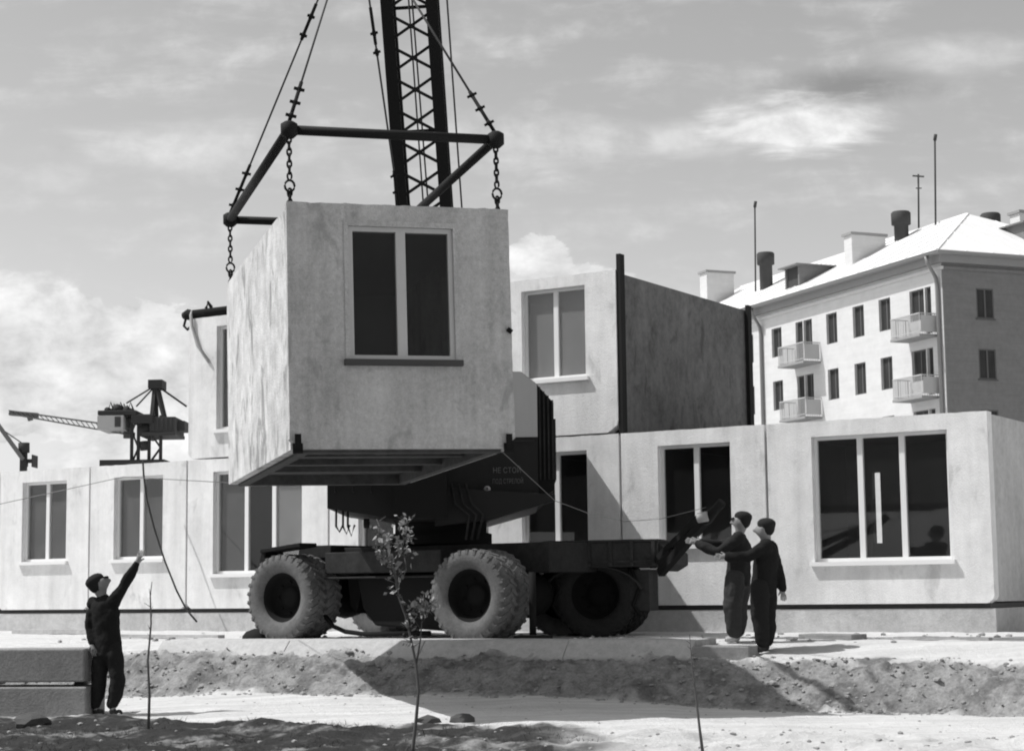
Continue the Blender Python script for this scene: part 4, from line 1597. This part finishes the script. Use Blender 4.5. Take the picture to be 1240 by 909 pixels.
tag(wd.build('weeds', 'weed'), 'sparse dry weeds on the dark foreground soil', 'weeds', kind='stuff')
st_ = MB()


def rock(mb, c, r):
    bm = bmesh.new()
    bmesh.ops.create_icosphere(bm, subdivisions=2 if r > .06 else 1, radius=1)
    sx, sy, sz = random.uniform(.8, 1.4), random.uniform(.8, 1.3), random.uniform(.45, .8)
    o = Vector((random.uniform(0, 90), 0, 0))
    vs = []
    for v in bm.verts:
        d = 1 + .35 * noise.noise(v.co * 1.3 + o)
        vs.append((c[0] + v.co.x * r * sx * d, c[1] + v.co.y * r * sy * d, c[2] + v.co.z * r * sz * d))
    fs = [tuple(v.index for v in f.verts) for f in bm.faces]
    bm.free()
    mb.add(vs, fs, None, False)


for k in range(2200):
    X = random.uniform(-7, 7)
    near, foot, lip, zf, zl = lines(X)
    u = random.random()
    if u < .72:
        Y = random.uniform(foot - .25, lip + .2)
        r = random.uniform(.008, .030) * (2.0 if random.random() < .05 else 1)
    elif u < .80:
        Y = random.uniform(lip + 1.3, lip + 4.5)
        r = random.uniform(.012, .05)
    elif u < .95:
        Y = random.uniform(16, near)
        r = random.uniform(.008, .03)
    else:
        Y = random.uniform(near, foot)
        r = random.uniform(.006, .016)
    rock(st_, (X, Y, ground_z(X, Y) + r * .15), r)
tag(st_.build('rubble', 'stone'), 'clods and pebbles scattered over the bank and soil', 'rubble', kind='stuff')
for px, py, r, lab in ((38, 862, .20, 'dark rock beside the stacked concrete blocks'), (518, 866, .10, 'dark clod of earth beside the forked sapling'), (560, 868, .12, 'larger dark clod in front of the shaded road')):
    mb = MB()
    p = at(px, py, 20.0 if px > 100 else 20.9)
    p.z = ground_z(p.x, p.y) + r * .1
    rock(mb, (0, 0, 0), r)
    o = mb.build('rock', 'sill_dark')
    o.location = p
    tag(o, lab, 'rock')

# ------------------------------------------------------------------ light
K = Vector((.645, -.01, -1)).normalized()
sun = bpy.data.lights.new('sun', 'SUN')
sun.energy = 4.3
sun.angle = R(.53)
sun.color = (1, .995, .99)
so_ = bpy.data.objects.new('sun', sun)
COL.objects.link(so_)
so_.rotation_euler = K.to_track_quat('-Z', 'Y').to_euler()
so_.location = (-20, 10, 40)
W = bpy.data.worlds.new('World')
sc.world = W
W.use_nodes = True
nt = W.node_tree
g = G(nt)
bg = nt.nodes['Background']
sky = nd(nt, 'ShaderNodeTexSky', sky_type='NISHITA')
sky.sun_disc = False
sky.sun_elevation = math.asin(-K.z)
sky.sun_rotation = math.atan2(-K.x, -K.y)
sky.altitude = 100
sky.dust_density = 1.5
sc_ = nd(nt, 'ShaderNodeSeparateColor')
nt.links.new(sky.outputs[0], sc_.inputs[0])
lum = g.m('MULTIPLY', 1.22, g.m('ADD', g.m('MULTIPLY', sc_.outputs[0], .55), g.m('ADD', g.m('MULTIPLY', sc_.outputs[1], .35), g.m('MULTIPLY', sc_.outputs[2], .10))))
dirv = nd(nt, 'ShaderNodeTexCoord').outputs['Generated']
sx = nd(nt, 'ShaderNodeSeparateXYZ')
nt.links.new(dirv, sx.inputs[0])
yy = g.m('MAXIMUM', sx.outputs[1], .05)
U = g.m('DIVIDE', sx.outputs[0], yy)
Vv = g.m('DIVIDE', sx.outputs[2], yy)
cv = nd(nt, 'ShaderNodeCombineXYZ')
nt.links.new(U, cv.inputs[0])
nt.links.new(g.m('MULTIPLY', Vv, 1.5), cv.inputs[1])
nz = g.m('SUBTRACT', g.noise(cv.outputs[0], 14., 9, .60, .25), .5)
nzf = g.m('SUBTRACT', g.noise(cv.outputs[0], 34., 8, .60, .3), .5)
cvs = nd(nt, 'ShaderNodeCombineXYZ')
nt.links.new(U, cvs.inputs[0])
nt.links.new(g.m('MULTIPLY', Vv, 4.5), cvs.inputs[1])
nzs = g.m('SUBTRACT', g.noise(cvs.outputs[0], 9., 7, .6, .4), .5)
# cloud banks: (pixel centre, radii, gain, softness, kind)
clouds = [(70, 440, 235, 105, 1.0, .07, nz), (200, 500, 190, 150, .9, .4, nz), (655, 312, 42, 34, 1.0, .14, nzf), (705, 345, 70, 26, 1.0, .2, nzf), (640, 345, 60, 40, .8, .4, nzf),
          (985, 152, 165, 48, 1.0, .55, nzs), (850, 165, 150, 35, .55, .8, nzs), (230, 165, 260, 45, .5, .8, nzs), (640, 165, 300, 45, .6, .9, nzs), (60, 205, 60, 32, .25, .8, nz), (1180, 60, 130, 40, .45, .9, nzs),
          (20, 345, 90, 30, .8, .4, nz)]
cov = None
for px, py, rx, ry, gain, soft, nn in clouds:
    cu_ = (px - 620) / FPX
    cvv = .1183 + (454.5 - py) / FPX * 1.01
    a = g.m('DIVIDE', g.m('SUBTRACT', U, cu_), rx / FPX)
    b_ = g.m('DIVIDE', g.m('SUBTRACT', Vv, cvv), ry / FPX)
    d2 = g.m('ADD', g.m('MULTIPLY', a, a), g.m('MULTIPLY', b_, b_))
    e = g.m('ADD', g.m('SUBTRACT', 1., g.m('SQRT', d2)), g.m('MULTIPLY', nn, 1.9))
    c = g.m('MULTIPLY', g.ss(e, 0., soft), gain)
    cov = c if cov is None else g.m('MAXIMUM', cov, c)
a = g.m('DIVIDE', g.m('SUBTRACT', U, (1045 - 620) / FPX), 130 / FPX)
b_ = g.m('DIVIDE', g.m('SUBTRACT', Vv, .1183 + (454.5 - 98) / FPX), 34 / FPX)
e = g.m('ADD', g.m('SUBTRACT', 1., g.m('SQRT', g.m('ADD', g.m('MULTIPLY', a, a), g.m('MULTIPLY', b_, b_)))), g.m('MULTIPLY', nzs, 1.9))
lum = g.m('MULTIPLY', lum, g.m('SUBTRACT', 1., g.m('MULTIPLY', g.ss(e, 0., .8), .34)))
thin = g.m('MULTIPLY', g.ss(g.m('ADD', nzs, g.m('MULTIPLY', nzf, .5)), -.08, .30), .36)
cov = g.m('MAXIMUM', cov, thin)
shade = g.m('ADD', .80, g.m('ADD', g.m('MULTIPLY', nz, 1.3), g.m('MULTIPLY', nzf, .8)))
CLOUD = 6.6
val = g.mix(cov, lum, g.m('MULTIPLY', shade, CLOUD))
nt.links.new(val, bg.inputs['Color'])
bg.inputs['Strength'].default_value = .15

# ------------------------------------------------------------------ render settings
vs_ = sc.view_settings
vs_.view_transform = 'Standard'
vs_.look = 'None'
vs_.exposure = 0.0
vs_.gamma = 1
sc.render.engine = 'CYCLES'
sc.cycles.max_bounces = 7
sc.cycles.transparent_max_bounces = 12
sc.cycles.use_denoising = True
sc.cycles.filter_width = 2.0
